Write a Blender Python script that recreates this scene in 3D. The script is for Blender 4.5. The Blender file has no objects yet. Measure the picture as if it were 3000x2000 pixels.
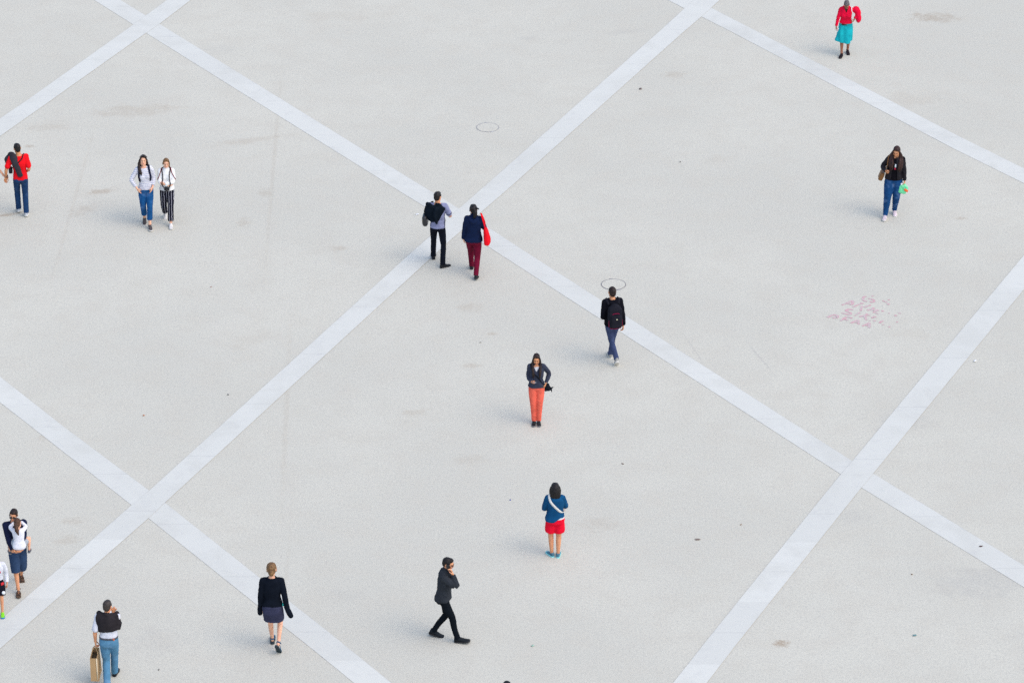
import bpy, bmesh, math, random
from math import sin, cos, pi, radians as rad, atan2, sqrt
from mathutils import Vector as V, Matrix as M, noise as NZ
from mathutils.bvhtree import BVHTree
random.seed(7)
SC = bpy.context.scene
COL = SC.collection
CY = 70.654                      # world origin = point of the square at the middle of the view; camera foot is 70.654 m in front of it

# ------------------------------------------------------------------ materials
def newmat(name):
    m = bpy.data.materials.new(name); m.use_nodes = True
    nt = m.node_tree
    for n in list(nt.nodes): nt.nodes.remove(n)
    out = nt.nodes.new('ShaderNodeOutputMaterial'); b = nt.nodes.new('ShaderNodeBsdfPrincipled')
    nt.links.new(b.outputs[0], out.inputs[0])
    return m, nt, b
class NT:
    """tiny node-graph helper"""
    def __init__(s, nt): s.nt = nt
    def n(s, typ, **kw):
        o = s.nt.nodes.new(typ)
        for k, v in kw.items(): setattr(o, k, v)
        return o
    def link(s, a, b): s.nt.links.new(a, b)
    def put(s, sock, v):
        if hasattr(v, 'is_output'): s.link(v, sock)
        else: sock.default_value = v
    def math(s, op, a, b=0.0, c=None, clamp=False):
        o = s.n('ShaderNodeMath', operation=op); o.use_clamp = clamp
        s.put(o.inputs[0], a); s.put(o.inputs[1], b)
        if c is not None: s.put(o.inputs[2], c)
        return o.outputs[0]
    def noise(s, vec, scale, detail=2.0, rough=.5, dist=0.0, out=0):
        o = s.n('ShaderNodeTexNoise'); s.link(vec, o.inputs['Vector'])
        o.inputs['Scale'].default_value = scale; o.inputs['Detail'].default_value = detail
        o.inputs['Roughness'].default_value = rough; o.inputs['Distortion'].default_value = dist
        return o.outputs[out]
    def mapping(s, vec, loc=(0,0,0), rot=(0,0,0), scale=(1,1,1), typ='POINT'):
        o = s.n('ShaderNodeMapping', vector_type=typ); s.link(vec, o.inputs[0])
        o.inputs['Location'].default_value = loc; o.inputs['Rotation'].default_value = rot; o.inputs['Scale'].default_value = scale
        return o.outputs[0]
    def mix(s, f, a, b, mode='MIX'):
        o = s.n('ShaderNodeMix', data_type='RGBA', blend_type=mode)
        s.put(o.inputs[0], f)
        for i, v in ((6, a), (7, b)):
            if hasattr(v, 'is_output'): s.link(v, o.inputs[i])
            else: o.inputs[i].default_value = (*v[:3], 1)
        return o.outputs[2]
    def ramp(s, f, lo, hi):
        o = s.n('ShaderNodeMapRange'); o.interpolation_type = 'SMOOTHSTEP'
        s.link(f, o.inputs[0]); o.inputs[1].default_value = lo; o.inputs[2].default_value = hi
        return o.outputs[0]
    def gray(s, f):
        o = s.n('ShaderNodeCombineColor')
        for i in range(3): s.link(f, o.inputs[i])
        return o.outputs[0]
MATS = {}
def fabric(name, col, var=.16, scale=9, rough=.9, spec=.15, bump=.25, stripe=None, fade=0, sheen=.0):
    """cloth: colour with soft blotches and weave; stripe=(axis, period, share, colour2); fade = worn pale patches"""
    key = (name, col, stripe, fade)
    if key in MATS: return MATS[key]
    if max(col) < .55: col = tuple(q*.85 for q in col)
    m, nt, b = newmat(name); g = NT(nt)
    tc = g.n('ShaderNodeTexCoord').outputs['Object']
    n1 = g.noise(tc, scale, 4, .55); n2 = g.noise(tc, 160, 2)
    base = g.mix(g.ramp(n1, .3, .7), [c*(1-var) for c in col], [min(.92, c*(1+var)) for c in col])
    if stripe:
        ax, per, share, c2 = stripe
        sx = g.n('ShaderNodeSeparateXYZ'); g.link(tc, sx.inputs[0])
        wob = g.math('MULTIPLY_ADD', g.noise(tc, 14, 1), per*.5, sx.outputs['XYZ'.index(ax)])
        fr = g.math('FRACT', g.math('DIVIDE', wob, per))
        base = g.mix(g.math('LESS_THAN', fr, share), base, c2)
    if fade:
        f = g.math('MULTIPLY', g.ramp(g.noise(tc, 4.5, 2), .5, .72), fade)
        base = g.mix(f, base, (.30, .42, .62))
    base = g.mix(g.math('MULTIPLY', n2, .28), base, [c*.55 for c in col])
    g.link(base, b.inputs['Base Color'])
    b.inputs['Roughness'].default_value = rough; b.inputs['Specular IOR Level'].default_value = spec*(.45 if max(col) < .03 else 1)
    if sheen: b.inputs['Sheen Weight'].default_value = sheen
    bp = g.n('ShaderNodeBump'); bp.inputs['Strength'].default_value = bump; bp.inputs['Distance'].default_value = .004
    g.link(g.noise(tc, 60, 3), bp.inputs['Height']); g.link(bp.outputs[0], b.inputs['Normal'])
    MATS[key] = m
    return m
def skinmat(name, col):
    key = (name, col)
    if key in MATS: return MATS[key]
    m, nt, b = newmat(name); g = NT(nt)
    tc = g.n('ShaderNodeTexCoord').outputs['Object']
    base = g.mix(g.ramp(g.noise(tc, 14, 3), .3, .7), [col[0]*.9, col[1]*.82, col[2]*.8], col)
    g.link(base, b.inputs['Base Color']); b.inputs['Roughness'].default_value = .52
    b.inputs['Subsurface Weight'].default_value = .08; b.inputs['Subsurface Radius'].default_value = (.01, .004, .002)
    b.inputs['Subsurface Scale'].default_value = .5
    MATS[key] = m; return m
def hairmat(name, col, hi):
    key = (name, col)
    if key in MATS: return MATS[key]
    m, nt, b = newmat(name); g = NT(nt)
    tc = g.mapping(g.n('ShaderNodeTexCoord').outputs['Object'], scale=(1, 1, .12))
    base = g.mix(g.ramp(g.noise(tc, 95, 3), .38, .68), col, hi)
    g.link(base, b.inputs['Base Color']); b.inputs['Roughness'].default_value = .55
    b.inputs['Specular IOR Level'].default_value = .3
    MATS[key] = m; return m
def plain(name, col, rough=.6, spec=.4, metal=0, var=.1, scale=30):
    key = (name, tuple(col), rough)
    if key in MATS: return MATS[key]
    m, nt, b = newmat(name); g = NT(nt)
    tc = g.n('ShaderNodeTexCoord').outputs['Object']
    g.link(g.mix(g.noise(tc, scale, 3), [c*(1-var) for c in col], [min(.93, c*(1+var)) for c in col]), b.inputs['Base Color'])
    b.inputs['Roughness'].default_value = rough; b.inputs['Specular IOR Level'].default_value = spec; b.inputs['Metallic'].default_value = metal
    MATS[key] = m; return m

# ------------------------------------------------------------------ mesh helpers
def sm(t): t = max(0., min(1., t)); return t*t*(3-2*t)
def lerp(a, b, t): return a+(b-a)*t
def catmull(P, n=4):
    P = [V(p) for p in P]
    if len(P) < 3: return P if len(P) < 2 else [P[0].lerp(P[1], k/n) for k in range(n+1)]
    Q = [P[0]*2-P[1]]+P+[P[-1]*2-P[-2]]; out = []
    for i in range(1, len(Q)-2):
        a, b, c, d = Q[i-1:i+3]
        for k in range(n):
            t = k/n
            out.append(.5*((2*b)+(c-a)*t+(2*a-5*b+4*c-d)*t*t+(3*b-a-3*c+d)*t**3))
    out.append(P[-1]); return out
class Geo:
    def __init__(s): s.v = []; s.f = []
    def rings(s, R, cap=True):
        n = len(R[0]); b = len(s.v)
        for r in R: s.v += r
        for i in range(len(R)-1):
            for j in range(n):
                s.f.append((b+i*n+j, b+i*n+(j+1)%n, b+(i+1)*n+(j+1)%n, b+(i+1)*n+j))
        if cap:
            s.f.append(tuple(b+j for j in range(n))[::-1]); s.f.append(tuple(b+(len(R)-1)*n+j for j in range(n)))
    def tube(s, P, rad_, ref=(0,1,0), N=14, sub=4, dome=True, expo=2.0):
        """loft along P; rad_ = list of r or (r_side, r_ref) per given point"""
        rr = [(r, r) if not isinstance(r, (tuple, list)) else r for r in rad_]
        pts = catmull(P, sub); m = len(pts)-1; k = len(P)-1
        ref = V(ref); R = []
        def rat(t):
            x = t*k; i = min(int(x), k-1); f = x-i
            f = f*f*(3-2*f)*.5+f*.5
            return lerp(rr[i][0], rr[i+1][0], f), lerp(rr[i][1], rr[i+1][1], f)
        def ring(c, t, a, b):
            u = t.cross(ref)
            if u.length < 1e-4: u = t.cross(V((1, .3, .2)))
            u.normalize(); v = u.cross(t).normalized(); o = []
            for j in range(N):
                th = 2*pi*j/N; cs, sn = cos(th), sin(th)
                if expo != 2: cs = math.copysign(abs(cs)**(2/expo), cs); sn = math.copysign(abs(sn)**(2/expo), sn)
                o.append(c+u*(a*cs)+v*(b*sn))
            return o
        tg = []
        for i in range(m+1):
            a = pts[max(i-1, 0)]; b = pts[min(i+1, m)]; tg.append((b-a).normalized())
        a0, b0 = rat(0); a1, b1 = rat(1)
        if dome:
            for q in (.97, .75, .42):
                h = sqrt(1-q*q) if q < .97 else .97
            for al in (75, 45, 18):
                R.append(ring(pts[0]-tg[0]*(min(a0, b0)*sin(rad(al))), tg[0], a0*cos(rad(al)), b0*cos(rad(al))))
        for i in range(m+1):
            a, b = rat(i/m); R.append(ring(pts[i], tg[i], a, b))
        if dome:
            for al in (18, 45, 75):
                R.append(ring(pts[-1]+tg[-1]*(min(a1, b1)*sin(rad(al))), tg[-1], a1*cos(rad(al)), b1*cos(rad(al))))
        s.rings(R); return s
    def ell(s, c, r, R=None, N=16, K=9, e=2.0):
        c = V(c); Rg = []
        for i in range(1, K):
            ph = -pi/2+pi*i/K; row = []
            for j in range(N):
                th = 2*pi*j/N
                p = [cos(ph)*cos(th), cos(ph)*sin(th), sin(ph)]
                if e != 2:
                    q = (sum(abs(x)**e for x in p))**(1/e); p = [x/q for x in p]
                p = V((p[0]*r[0], p[1]*r[1], p[2]*r[2]))
                row.append(c+(R @ p if R else p))
            Rg.append(row)
        s.rings(Rg); return s
    def box(s, c, size, R=None, r=.15):
        return s.ell(c, (size[0]/2, size[1]/2, size[2]/2), R, N=24, K=13, e=7)
    def plate(s, outline, z0, z1, T=None):
        """closed outline (x,y) extruded z0..z1"""
        lo = [V((x, y, z0)) for x, y in outline]; hi = [V((x, y, z1)) for x, y in outline]
        if T: lo = [T(p) for p in lo]; hi = [T(p) for p in hi]
        s.rings([lo, hi]); return s
    def ribbon(s, P, N_, w, th):
        """strap: centre points, outward normals, width, thickness"""
        R = []
        for i, p in enumerate(P):
            t = (P[min(i+1, len(P)-1)]-P[max(i-1, 0)]).normalized(); n = (N_[i]-t*N_[i].dot(t)).normalized(); b = t.cross(n)
            R.append([p+b*w/2-n*th/2, p+b*w/2+n*th/2, p-b*w/2+n*th/2, p-b*w/2-n*th/2])
        s.rings(R); return s
def finish(me, name, m, parent, loc, rz):
    o = bpy.data.objects.new(name, me); COL.objects.link(o)
    if m:
        me.materials.clear(); me.materials.append(m)
    if parent: o.parent = parent
    o.location = loc; o.rotation_euler = (0, 0, rz)
    for p in me.polygons: p.use_smooth = True
    return o
def wrinkle(me, amp, fx, fz, seed, fn=None):
    nrm = [v.normal.copy() for v in me.vertices]
    for v, n in zip(me.vertices, nrm):
        p = v.co; a = amp*(fn(p) if fn else 1)
        if a == 0: continue
        q = V((p.x*fx+p.z*fz*.35+seed, p.y*fx-p.z*fz*.25-seed*.7, p.z*fz*.62+p.x*fx*.7+seed*.3))
        d = NZ.noise(q)+.45*NZ.noise(q*2.3); d = d if d > 0 else d*.6
        v.co = p+n*(d*a)
    me.update()
SEED = [0]
def mesh_of(geo, s=1., origin=V((0,0,0)), voxel=None, smooth=3, wr=None, cut=None, solidify=0, flat=False):
    """turn the collected solids into ONE mesh; voxel = fuse into one continuous skin"""
    SEED[0] += 1
    me = bpy.data.meshes.new('mesh'); me.from_pydata([tuple(p) for p in geo.v], [], geo.f); me.update()
    bm = bmesh.new(); bm.from_mesh(me); bmesh.ops.recalc_face_normals(bm, faces=bm.faces); bm.to_mesh(me); bm.free()
    if voxel:
        o = bpy.data.objects.new('tmp', me); COL.objects.link(o)
        r = o.modifiers.new('r', 'REMESH'); r.mode = 'VOXEL'; r.voxel_size = voxel
        if smooth:
            q = o.modifiers.new('s', 'SMOOTH'); q.factor = .5; q.iterations = smooth
        dg = bpy.context.evaluated_depsgraph_get()
        me2 = bpy.data.meshes.new_from_object(o.evaluated_get(dg))
        bpy.data.objects.remove(o); bpy.data.meshes.remove(me); me = me2
    if wr: wrinkle(me, *wr[:3], SEED[0]*3.7, wr[3] if len(wr) > 3 else None)
    if cut:
        bm = bmesh.new(); bm.from_mesh(me)
        bmesh.ops.delete(bm, geom=[f for f in bm.faces if cut(f.calc_center_median())], context='FACES')
        for _ in range(6):
            new = {}
            for v in bm.verts:
                bs = [e.other_vert(v) for e in v.link_edges if e.is_boundary]
                if len(bs) == 2: new[v] = v.co*.4+(bs[0].co+bs[1].co)*.3
            for v, q in new.items(): v.co = q
        bm.to_mesh(me); bm.free()
    if solidify:
        o = bpy.data.objects.new('tmp', me); COL.objects.link(o)
        r = o.modifiers.new('r', 'SOLIDIFY'); r.thickness = solidify; r.offset = -1
        dg = bpy.context.evaluated_depsgraph_get()
        me2 = bpy.data.meshes.new_from_object(o.evaluated_get(dg))
        bpy.data.objects.remove(o); bpy.data.meshes.remove(me); me = me2
    for v in me.vertices: v.co = (v.co-origin)*s
    me.update()
    return me
def tag(o, label, cat, group=None, kind=None):
    if label: o['label'] = label
    if cat: o['category'] = cat
    if group: o['group'] = group
    if kind: o['kind'] = kind
    return o
# ------------------------------------------------------------------ people
TORSO_M = [(.82,.13,.105,.02),(.87,.160,.115,.018),(.93,.168,.122,.018),(1.02,.152,.108,.004),(1.10,.146,.102,-.004),(1.22,.162,.115,-.004),(1.32,.176,.118,.002),(1.39,.168,.102,.010),(1.44,.118,.078,.014),(1.48,.066,.062,.012),(1.50,.056,.058,.008)]
TORSO_F = [(.82,.13,.110,.02),(.87,.170,.124,.022),(.93,.174,.128,.020),(1.02,.146,.106,.004),(1.10,.124,.092,-.002),(1.22,.138,.104,-.004),(1.32,.150,.106,.002),(1.39,.142,.092,.010),(1.44,.100,.070,.014),(1.48,.054,.054,.012),(1.50,.046,.048,.008)]
def rx(a): return M.Rotation(a, 3, 'X')
def ry(a): return M.Rotation(a, 3, 'Y')
def rz(a): return M.Rotation(a, 3, 'Z')
# small corrections of height and standing place, measured against the square
TUNE = {'red t-shirt and': (.98, -.03, -.05), 'companion': (1, .21, .02), 'striped long': (.95, -.05, -.02), 'fair-haired': (.94, -.02, -.01), 'grey t-shirt': (.965, -.02, -.05),
        'navy jacket and maroon': (.975, .02, -.17), 'black hooded': (.965, .02, -.19), 'slate jacket and coral': (.955, -.0, .05), 'blue sweater and red': (.955, .0, -.045),
        'turquoise skirt': (.915, .02, .0), 'black jacket and blue': (.985, .07, -.05), 'dark grey jacket': (.98, -.02, -.08), 'slate grey skirt': (1.015, -.02, -.14),
        'faded jeans': (.95, .0, .0), 'navy sweater': (.905, -.04, .0), 'crown': (1, .0, -.09)}
class Person:
    def __init__(s, label, feet, heading, height, sex='m', girth=1., lean=0, side=0, twist=0, head=(0,0,0), pel=(0,0,0),
                 arms=None, feetspec=None, hs=.95, skin='tan', z0=0, group=None, armw=1., legw=1., base=None, shw=1.):
        for k_, (hf, dx, dy) in TUNE.items():
            if k_ in label: height *= hf; feet = [(f[0]+dx, f[1]+dy) for f in feet]
        s.sex, s.g, s.s = sex, girth*.89, height/1.75
        s.lean, s.side, s.twist = rad(lean), rad(side), rad(twist)
        s.hp, s.hy, s.hr = (rad(a) for a in head)
        s.hs = hs; s.armw = armw; s.legw = legw
        L, R = (V((f[0], f[1]-CY, 0)) for f in feet)
        s.base = (L+R)/2 if base is None else V((base[0], base[1]-CY, 0)); s.base.z = z0
        s.phi = rad(heading)
        inv = rz(-s.phi)
        s.root = bpy.data.objects.new('person', None); COL.objects.link(s.root)
        s.root.location = s.base; s.root.rotation_euler = (0, 0, s.phi); s.root.empty_display_size = .2
        tag(s.root, label, 'person', group)
        s.T = TORSO_M if sex == 'm' else TORSO_F
        s.skin = skin
        s.shx = (.168 if sex == 'm' else .145)*shw; s.shz = 1.415
        s.pel = V(pel)
        # feet
        s.foot = []
        for k, (sd, P) in enumerate(((1, L), (-1, R))):
            q = inv @ (P-V((s.base.x, s.base.y, 0)))/s.s
            sp = (feetspec or ((8, 0), (8, 0)))[k]
            if len(sp) == 2:
                yaw, pit = rad(sp[0])*sd, rad(sp[1])
                Rf = rz(yaw)
                if pit >= 0: piv = V((0, -.125 if pit < .75 else -.165, .012))
                else: piv = V((0, .045, .0))
                def T(p, Rf=Rf, pit=pit, piv=piv, q=V((q.x, q.y, 0))): return Rf @ (rx(pit) @ (V(p)-piv)+piv)+q
            else:                                  # free foot: ankle position, yaw, pitch
                A, yaw, pit = V(sp[0]), rad(sp[1])*sd, rad(sp[2])
                A.x *= sd
                def T(p, A=A, Rr=rz(yaw) @ rx(pit)): return Rr @ (V(p)-V((0, 0, .085)))+A
            s.foot.append(T)
        # pelvis drop so that both legs reach
        LT, LS = .425, .41
        s.pel += V((0, 0, .0))
        for _ in range(60):
            ok = True
            for k, sd in ((0, 1), (1, -1)):
                h = V((sd*.084, .005, .915))+s.pel
                if (s.foot[k]((0, 0, .085))-h).length > (LT+LS)*.997: ok = False
            if ok: break
            s.pel.z -= .006
        s.leg = []
        for k, sd in ((0, 1), (1, -1)):
            h = V((sd*.084, .005, .915))+s.pel; a = s.foot[k]((0, 0, .085))
            fd = (s.foot[k]((0, -1, .085))-a).normalized()
            hint = V((fd.x*.6, -1, 0)) if not (feetspec and len(feetspec[k]) > 2) else V((sd*.35, -.6, .6))
            s.leg.append((h, s.ik(h, a, LT, LS, hint), a))
        # arms: per side (elbow hint, wrist, hand dir, palm normal, curl) with x outward
        s.arm = []; UA, FA = .295*(.95 if sex == 'f' else 1), .25*(.95 if sex == 'f' else 1)
        dflt = dict(w=(.23, -.03, .86), e=(.3, 1, 0), d=(0, -.1, -1), n=(-1, -.2, 0), c=.35)
        for k, sd in ((0, 1), (1, -1)):
            a = dict(dflt); a.update((arms or ({}, {}))[k])
            mir = lambda t: V((t[0]*sd, t[1], t[2]))
            S = s.B(V((sd*s.shx, .012, s.shz)))+V((0, 0, a.get('up', 0)))
            W = mir(a['w'])+s.pel
            dv = W-S
            if dv.length > (UA+FA)*.995: W = S+dv*((UA+FA)*.995/dv.length)
            E = s.ik(S, W, UA, FA, mir(a['e']))
            d = mir(a['d']).normalized(); n = mir(a['n']); n = (n-d*n.dot(d)).normalized()
            s.arm.append(dict(S=S, E=E, W=W, d=d, n=n, c=a['c'], sd=sd, pinch=a.get('pinch', 0)))
        s.mw = M.Translation(s.base) @ M.Rotation(s.phi, 4, 'Z')
    @staticmethod
    def ik(a, b, l1, l2, hint):
        d = b-a; L = min(d.length, (l1+l2)*.9995); d.normalize()
        x = (l1*l1-l2*l2+L*L)/(2*L); h = sqrt(max(0, l1*l1-x*x))
        hv = V(hint); hv = hv-d*hv.dot(d)
        if hv.length < 1e-5: hv = V((0, -1, .1))
        return a+d*x+hv.normalized()*h
    def R(s, z):
        t = sm((z-.95)/.38); return rz(s.twist*t) @ ry(s.side*t) @ rx(s.lean*t)
    def B(s, p):
        p = V(p); piv = V((0, 0, 1.0)); return s.R(p.z) @ (p-piv)+piv+s.pel
    def Hd(s, p, w=1.):
        """point of the head (canonical) -> posed"""
        p = V(p); piv = V((0, .012, 1.53))
        q = (rz(s.hy*w) @ ry(s.hr*w) @ rx(s.hp*w)) @ ((p-piv)*s.hs)+piv
        R = s.R(1.5); pv = V((0, 0, 1.0))
        return R @ (q-pv)+pv+s.pel
    def HR(s): return s.R(1.5) @ rz(s.hy) @ ry(s.hr) @ rx(s.hp)
    def prof(s, z):
        T = s.T
        if z <= T[0][0]: return T[0][1:]
        for a, b in zip(T, T[1:]):
            if z <= b[0]:
                f = (z-a[0])/(b[0]-a[0]); f = f*f*(3-2*f)*.4+f*.6
                return tuple(lerp(a[i], b[i], f) for i in (1, 2, 3))
        return T[-1][1:]
    def tring(s, z, off=0, wx=1., wy=1., N=24, shift=(0, 0)):
        hx, hy, yo = s.prof(z); g = s.g if z < 1.4 else lerp(s.g, 1, .6)
        R = s.R(z); c = s.B((shift[0], yo+shift[1], z)); out = []
        for j in range(N):
            th = 2*pi*j/N; cs, sn = cos(th), sin(th)
            e = 2.5
            cs = math.copysign(abs(cs)**(2/e), cs); sn = math.copysign(abs(sn)**(2/e), sn)
            out.append(c+R @ V(((hx*g*wx+off)*cs, (hy*g*wy+off)*sn, 0)))
        return out
    def surf(s, th, z, off=0):
        """point on the trunk: th deg, 0 front, 90 left, 180 back"""
        hx, hy, yo = s.prof(z); a = rad(th)
        return s.B((sin(a)*(hx*s.g+off), yo-cos(a)*(hy*s.g+off), z))
    # -- limbs
    LEGR = [(0, .078), (.16, .078), (.32, .068), (.5, .052), (.54, .049), (.68, .051), (.84, .038), (1, .033)]
    def legpath(s, k, t0=0, t1=1., n=9):
        h, kn, a = s.leg[k]; out = []
        for i in range(n):
            t = lerp(t0, t1, i/(n-1))
            if t < .5:
                p = h.lerp(kn, t*2)
            else: p = kn+(a-kn)*(t*2-1)
            # soften the knee, calf behind the bone
            bl = max(0, 1-abs(t-.5)/.07)*.25
            p = p.lerp((h+a)/2, bl*.06)
            if .5 < t < 1:
                sh = (a-kn).normalized(); bk = V((0, 1, 0))-sh*sh.y
                p = p+bk*(.016*sin((t-.5)*2*pi))
            out.append((t, p))
        return out
    def legr(s, t):
        T = s.LEGR; f = (1.05 if s.sex == 'f' else 1.0)*s.legw*lerp(s.g, 1, .4)
        for a, b in zip(T, T[1:]):
            if t <= b[0]: return lerp(a[1], b[1], (t-a[0])/(b[0]-a[0]))*f
        return T[-1][1]*f
    def armpath(s, k, t0=0, t1=1., n=9):
        A = s.arm[k]; out = []
        for i in range(n):
            t = lerp(t0, t1, i/(n-1))
            p = A['S'].lerp(A['E'], t*2) if t < .5 else A['E'].lerp(A['W'], t*2-1)
            bl = max(0, 1-abs(t-.5)/.13); p = p.lerp((A['S']+A['W'])/2, bl*bl*.13)
            out.append((t, p))
        return out
    ARMR = [(0, .049), (.12, .048), (.3, .042), (.48, .037), (.6, .038), (.8, .031), (1, .0245)]
    def armr(s, t):
        T = s.ARMR; f = (.84 if s.sex == 'f' else 1.)*s.armw
        for a, b in zip(T, T[1:]):
            if t <= b[0]: return lerp(a[1], b[1], (t-a[0])/(b[0]-a[0]))*f
        return T[-1][1]*f
    def limb(s, g, path, rf, **kw):
        g.tube([p for _, p in path], [rf(t) for t, _ in path], sub=2, **kw)
    # -- the body: one continuous skin
    def body(s, face=True, toes=False):
        g = Geo()
        g.rings([s.tring(z) for z in (.90, .93, .975, 1.02, 1.06, 1.10, 1.16, 1.22, 1.27, 1.32, 1.36, 1.39, 1.42, 1.44, 1.465, 1.49)])
        if s.sex == 'f':
            for sd in (1, -1): g.ell(s.B((sd*.060, -.072, 1.265)), (.056, .044, .058), s.R(1.27))
        for sd in (1, -1): g.ell(s.B((sd*.066, .066, .895)), (.078*s.g/.89, .068, .085))
        nr = .056 if s.sex == 'm' else .047
        g.tube([s.B((0, .012, 1.45)), s.Hd((0, .012, 1.52), .5), s.Hd((0, .008, 1.60))], [nr*1.15, nr, nr], sub=3)
        H = lambda c, r: g.ell(s.Hd(c), tuple(x*s.hs for x in r), s.HR())
        H((0, .012, 1.648), (.076, .095, .100)); H((0, -.028, 1.60), (.061, .066, .086)); H((0, -.062, 1.545), (.030, .028, .025))
        H((0, -.080, 1.664), (.052, .018, .016)); H((0, -.084, 1.572), (.026, .018, .016))
        for sd in (1, -1):
            H((sd*.036, -.062, 1.607), (.026, .024, .026)); H((sd*.040, -.015, 1.555), (.026, .055, .035))
            H((sd*.079, .012, 1.625), (.011, .02, .032))
        nh = s.hs
        g.tube([s.Hd((0, -.088, 1.645)), s.Hd((0, -.103, 1.625)), s.Hd((0, -.108, 1.604))], [.009*nh, .011*nh, .014*nh], sub=2)
        for k, sd in ((0, 1), (1, -1)):
            s.limb(g, s.legpath(k, .02, 1), s.legr)
            f = s.foot[k]
            if toes:
                g.tube([f((0, .03, .085)), f((0, .03, .045)), f((0, .03, .034))], [.033, .032, .028], sub=2)
                g.tube([f((0, .03, .04)), f((0, -.05, .055)), f((0, -.12, .042)), f((0, -.165, .035))], [(.03, .028), (.036, .030), (.042, .018), (.034, .011)], ref=(0, 0, 1), sub=2)
            else: g.tube([f((0, .01, .085)), f((0, .01, .05)), f((0, -.04, .04))], [.030, .024, .02], sub=2)
            C = s.B((sd*.07, .012, 1.425)); A = s.arm[k]
            g.tube([C, C.lerp(A['S'], .6), A['S']], [.050, .052*s.armw**.5, .049*s.armw*(.9 if s.sex == 'f' else 1)], sub=2)
            s.limb(g, s.armpath(k), s.armr)
            s.hand(g, A)
        me = mesh_of(g, s.s, voxel=.0062, smooth=2)
        o = finish(me, 'body', SKIN[s.skin], s.root, (0, 0, 0), 0)
        if face:
            for sd in (1, -1):
                e = Geo().ell(s.Hd((sd*.031, -.0815, 1.632)), (.0115*nh, .010*nh, .006*nh), s.HR())
                finish(mesh_of(e, s.s), 'eye', plain('eye', (.07, .045, .035), .3), s.root, (0, 0, 0), 0)
                e = Geo().tube([s.Hd((sd*.014, -.098, 1.659)), s.Hd((sd*.034, -.095, 1.662)), s.Hd((sd*.054, -.080, 1.654))], [.002*nh, .003*nh, .002*nh], sub=2)
                finish(mesh_of(e, s.s), 'eyebrow', s.hairm if hasattr(s, 'hairm') else plain('brow', (.02, .012, .01), .8), s.root, (0, 0, 0), 0)
            e = Geo().ell(s.Hd((0, -.097, 1.573)), (.024*nh, .009*nh, .0075*nh), s.HR())
            c = SKINC[s.skin]
            finish(mesh_of(e, s.s), 'mouth', plain('lips', (c[0]*.75, c[1]*.42, c[2]*.5), .45), s.root, (0, 0, 0), 0)
        return o
    def hand(s, g, A):
        W, d, n, c, sd = A['W'], A['d'], A['n'], A['c'], A['sd']
        t = n.cross(d)*sd                         # towards the thumb
        k = .92 if s.sex == 'f' else 1.
        pt = lambda a, b, e: W+d*(a*k)+t*(b*k)+n*(e*k)
        g.tube([pt(-.02, 0, 0), pt(.02, 0, 0), pt(.06, 0, .002), pt(.09, -.002, .004)], [(.026, .021), (.034, .017), (.041, .0155), (.039, .013)], ref=n, sub=2)
        for i, (b, L) in enumerate(((.029, .072), (.010, .080), (-.010, .074), (-.028, .058))):
            cc = c+.07*i*(1 if c < .8 else .3); p = pt(.088-.004*abs(i-1), b, .004); P = [pt(.07, b*.9, .003), p]; an = 0
            sp = t*((b)*.8)
            for q, fr in enumerate((.46, .3, .24)):
                an += cc*(.75, 1.0, .8)[q]
                p = p+(d*cos(an)+n*sin(an)+sp).normalized()*L*fr*k; P.append(p)
            g.tube(P, [.0095*k, .0095*k, .0088*k, .0082*k, .007*k], sub=2, N=10)
        P = [pt(.022, .020, .006), pt(.048, .050, .012+.012*c), pt(.078, .056-.012*c, .020+.03*c), pt(.100, .050-.024*c, .026+.04*c)]
        g.tube(P, [.013*k, .0115*k, .010*k, .008*k], sub=2, N=10)
    # -- clothes
    def add(s, name, g, mat, voxel=.009, smooth=3, wr=None, label=None, **kw):
        o = finish(mesh_of(g, s.s, voxel=voxel, smooth=smooth, wr=wr, **kw), name, mat, s.root, (0, 0, 0), 0)
        if label: o['label'] = label
        return o
    def top(s, name, mat, off=.014, hem=.93, neck=1.465, sleeve=1., soff=None, flare=0, cuff=0, collar=0, hood=False, wr=.008, open_=None, cutf=None, waist=0, label=None, voxel=.009, solid=0, slz=None, sleeves=(1, 1)):
        g = Geo(); zs = [hem]
        while zs[-1] < neck-.03: zs.append(zs[-1]+.035)
        zs.append(neck)
        g.rings([s.tring(z, off+flare*sm((1.15-z)/.25)-waist*math.exp(-((z-1.08)/.07)**2)) for z in zs])
        if s.sex == 'f':
            for sd in (1, -1): g.ell(s.B((sd*.060, -.072, 1.262)), (.056+off, .044+off, .060+off), s.R(1.27))
        so = off if soff is None else soff
        for k, sd in ((0, 1), (1, -1)):
            C = s.B((sd*.07, .012, 1.42)); A = s.arm[k]; r0 = s.armr(0)+so
            g.tube([C, C.lerp(A['S'], .6), A['S']], [.050+off*.5, .050+so*.8, r0], sub=2)
            sl = sleeve*sleeves[k]
            if sl > 0:
                s.limb(g, s.armpath(k, 0, sl), lambda t: s.armr(t)+so+cuff*sm((t-sl*.5)/(sl*.5)), dome=sl < .9)
        if collar:
            g.tube([s.B((0, .012, neck-.035)), s.B((0, .006, neck+collar))], [(.075+off*.5, .075), (.068, .068)], sub=3)
        if hood:
            g.tube([s.B((sd*.07, y, z)) for sd, y, z in ((-1.1, .03, 1.46), (-.8, .10, 1.43), (0, .135, 1.39), (.8, .10, 1.43), (1.1, .03, 1.46))], [.035, .045, .055, .045, .035], sub=3)
        cut = None
        if open_:
            def cut(p):
                q = s.pel; x = p.x-q.x; f0, f1 = open_
                return p.y < -.02 and hem-.05 < p.z-q.z < 1.5 and abs(x) < lerp(f0, f1, max(0, min(1, (p.z-q.z-hem)/(1.45-hem)))) and abs(x) < .12
        if cutf: cut = cutf
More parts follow.
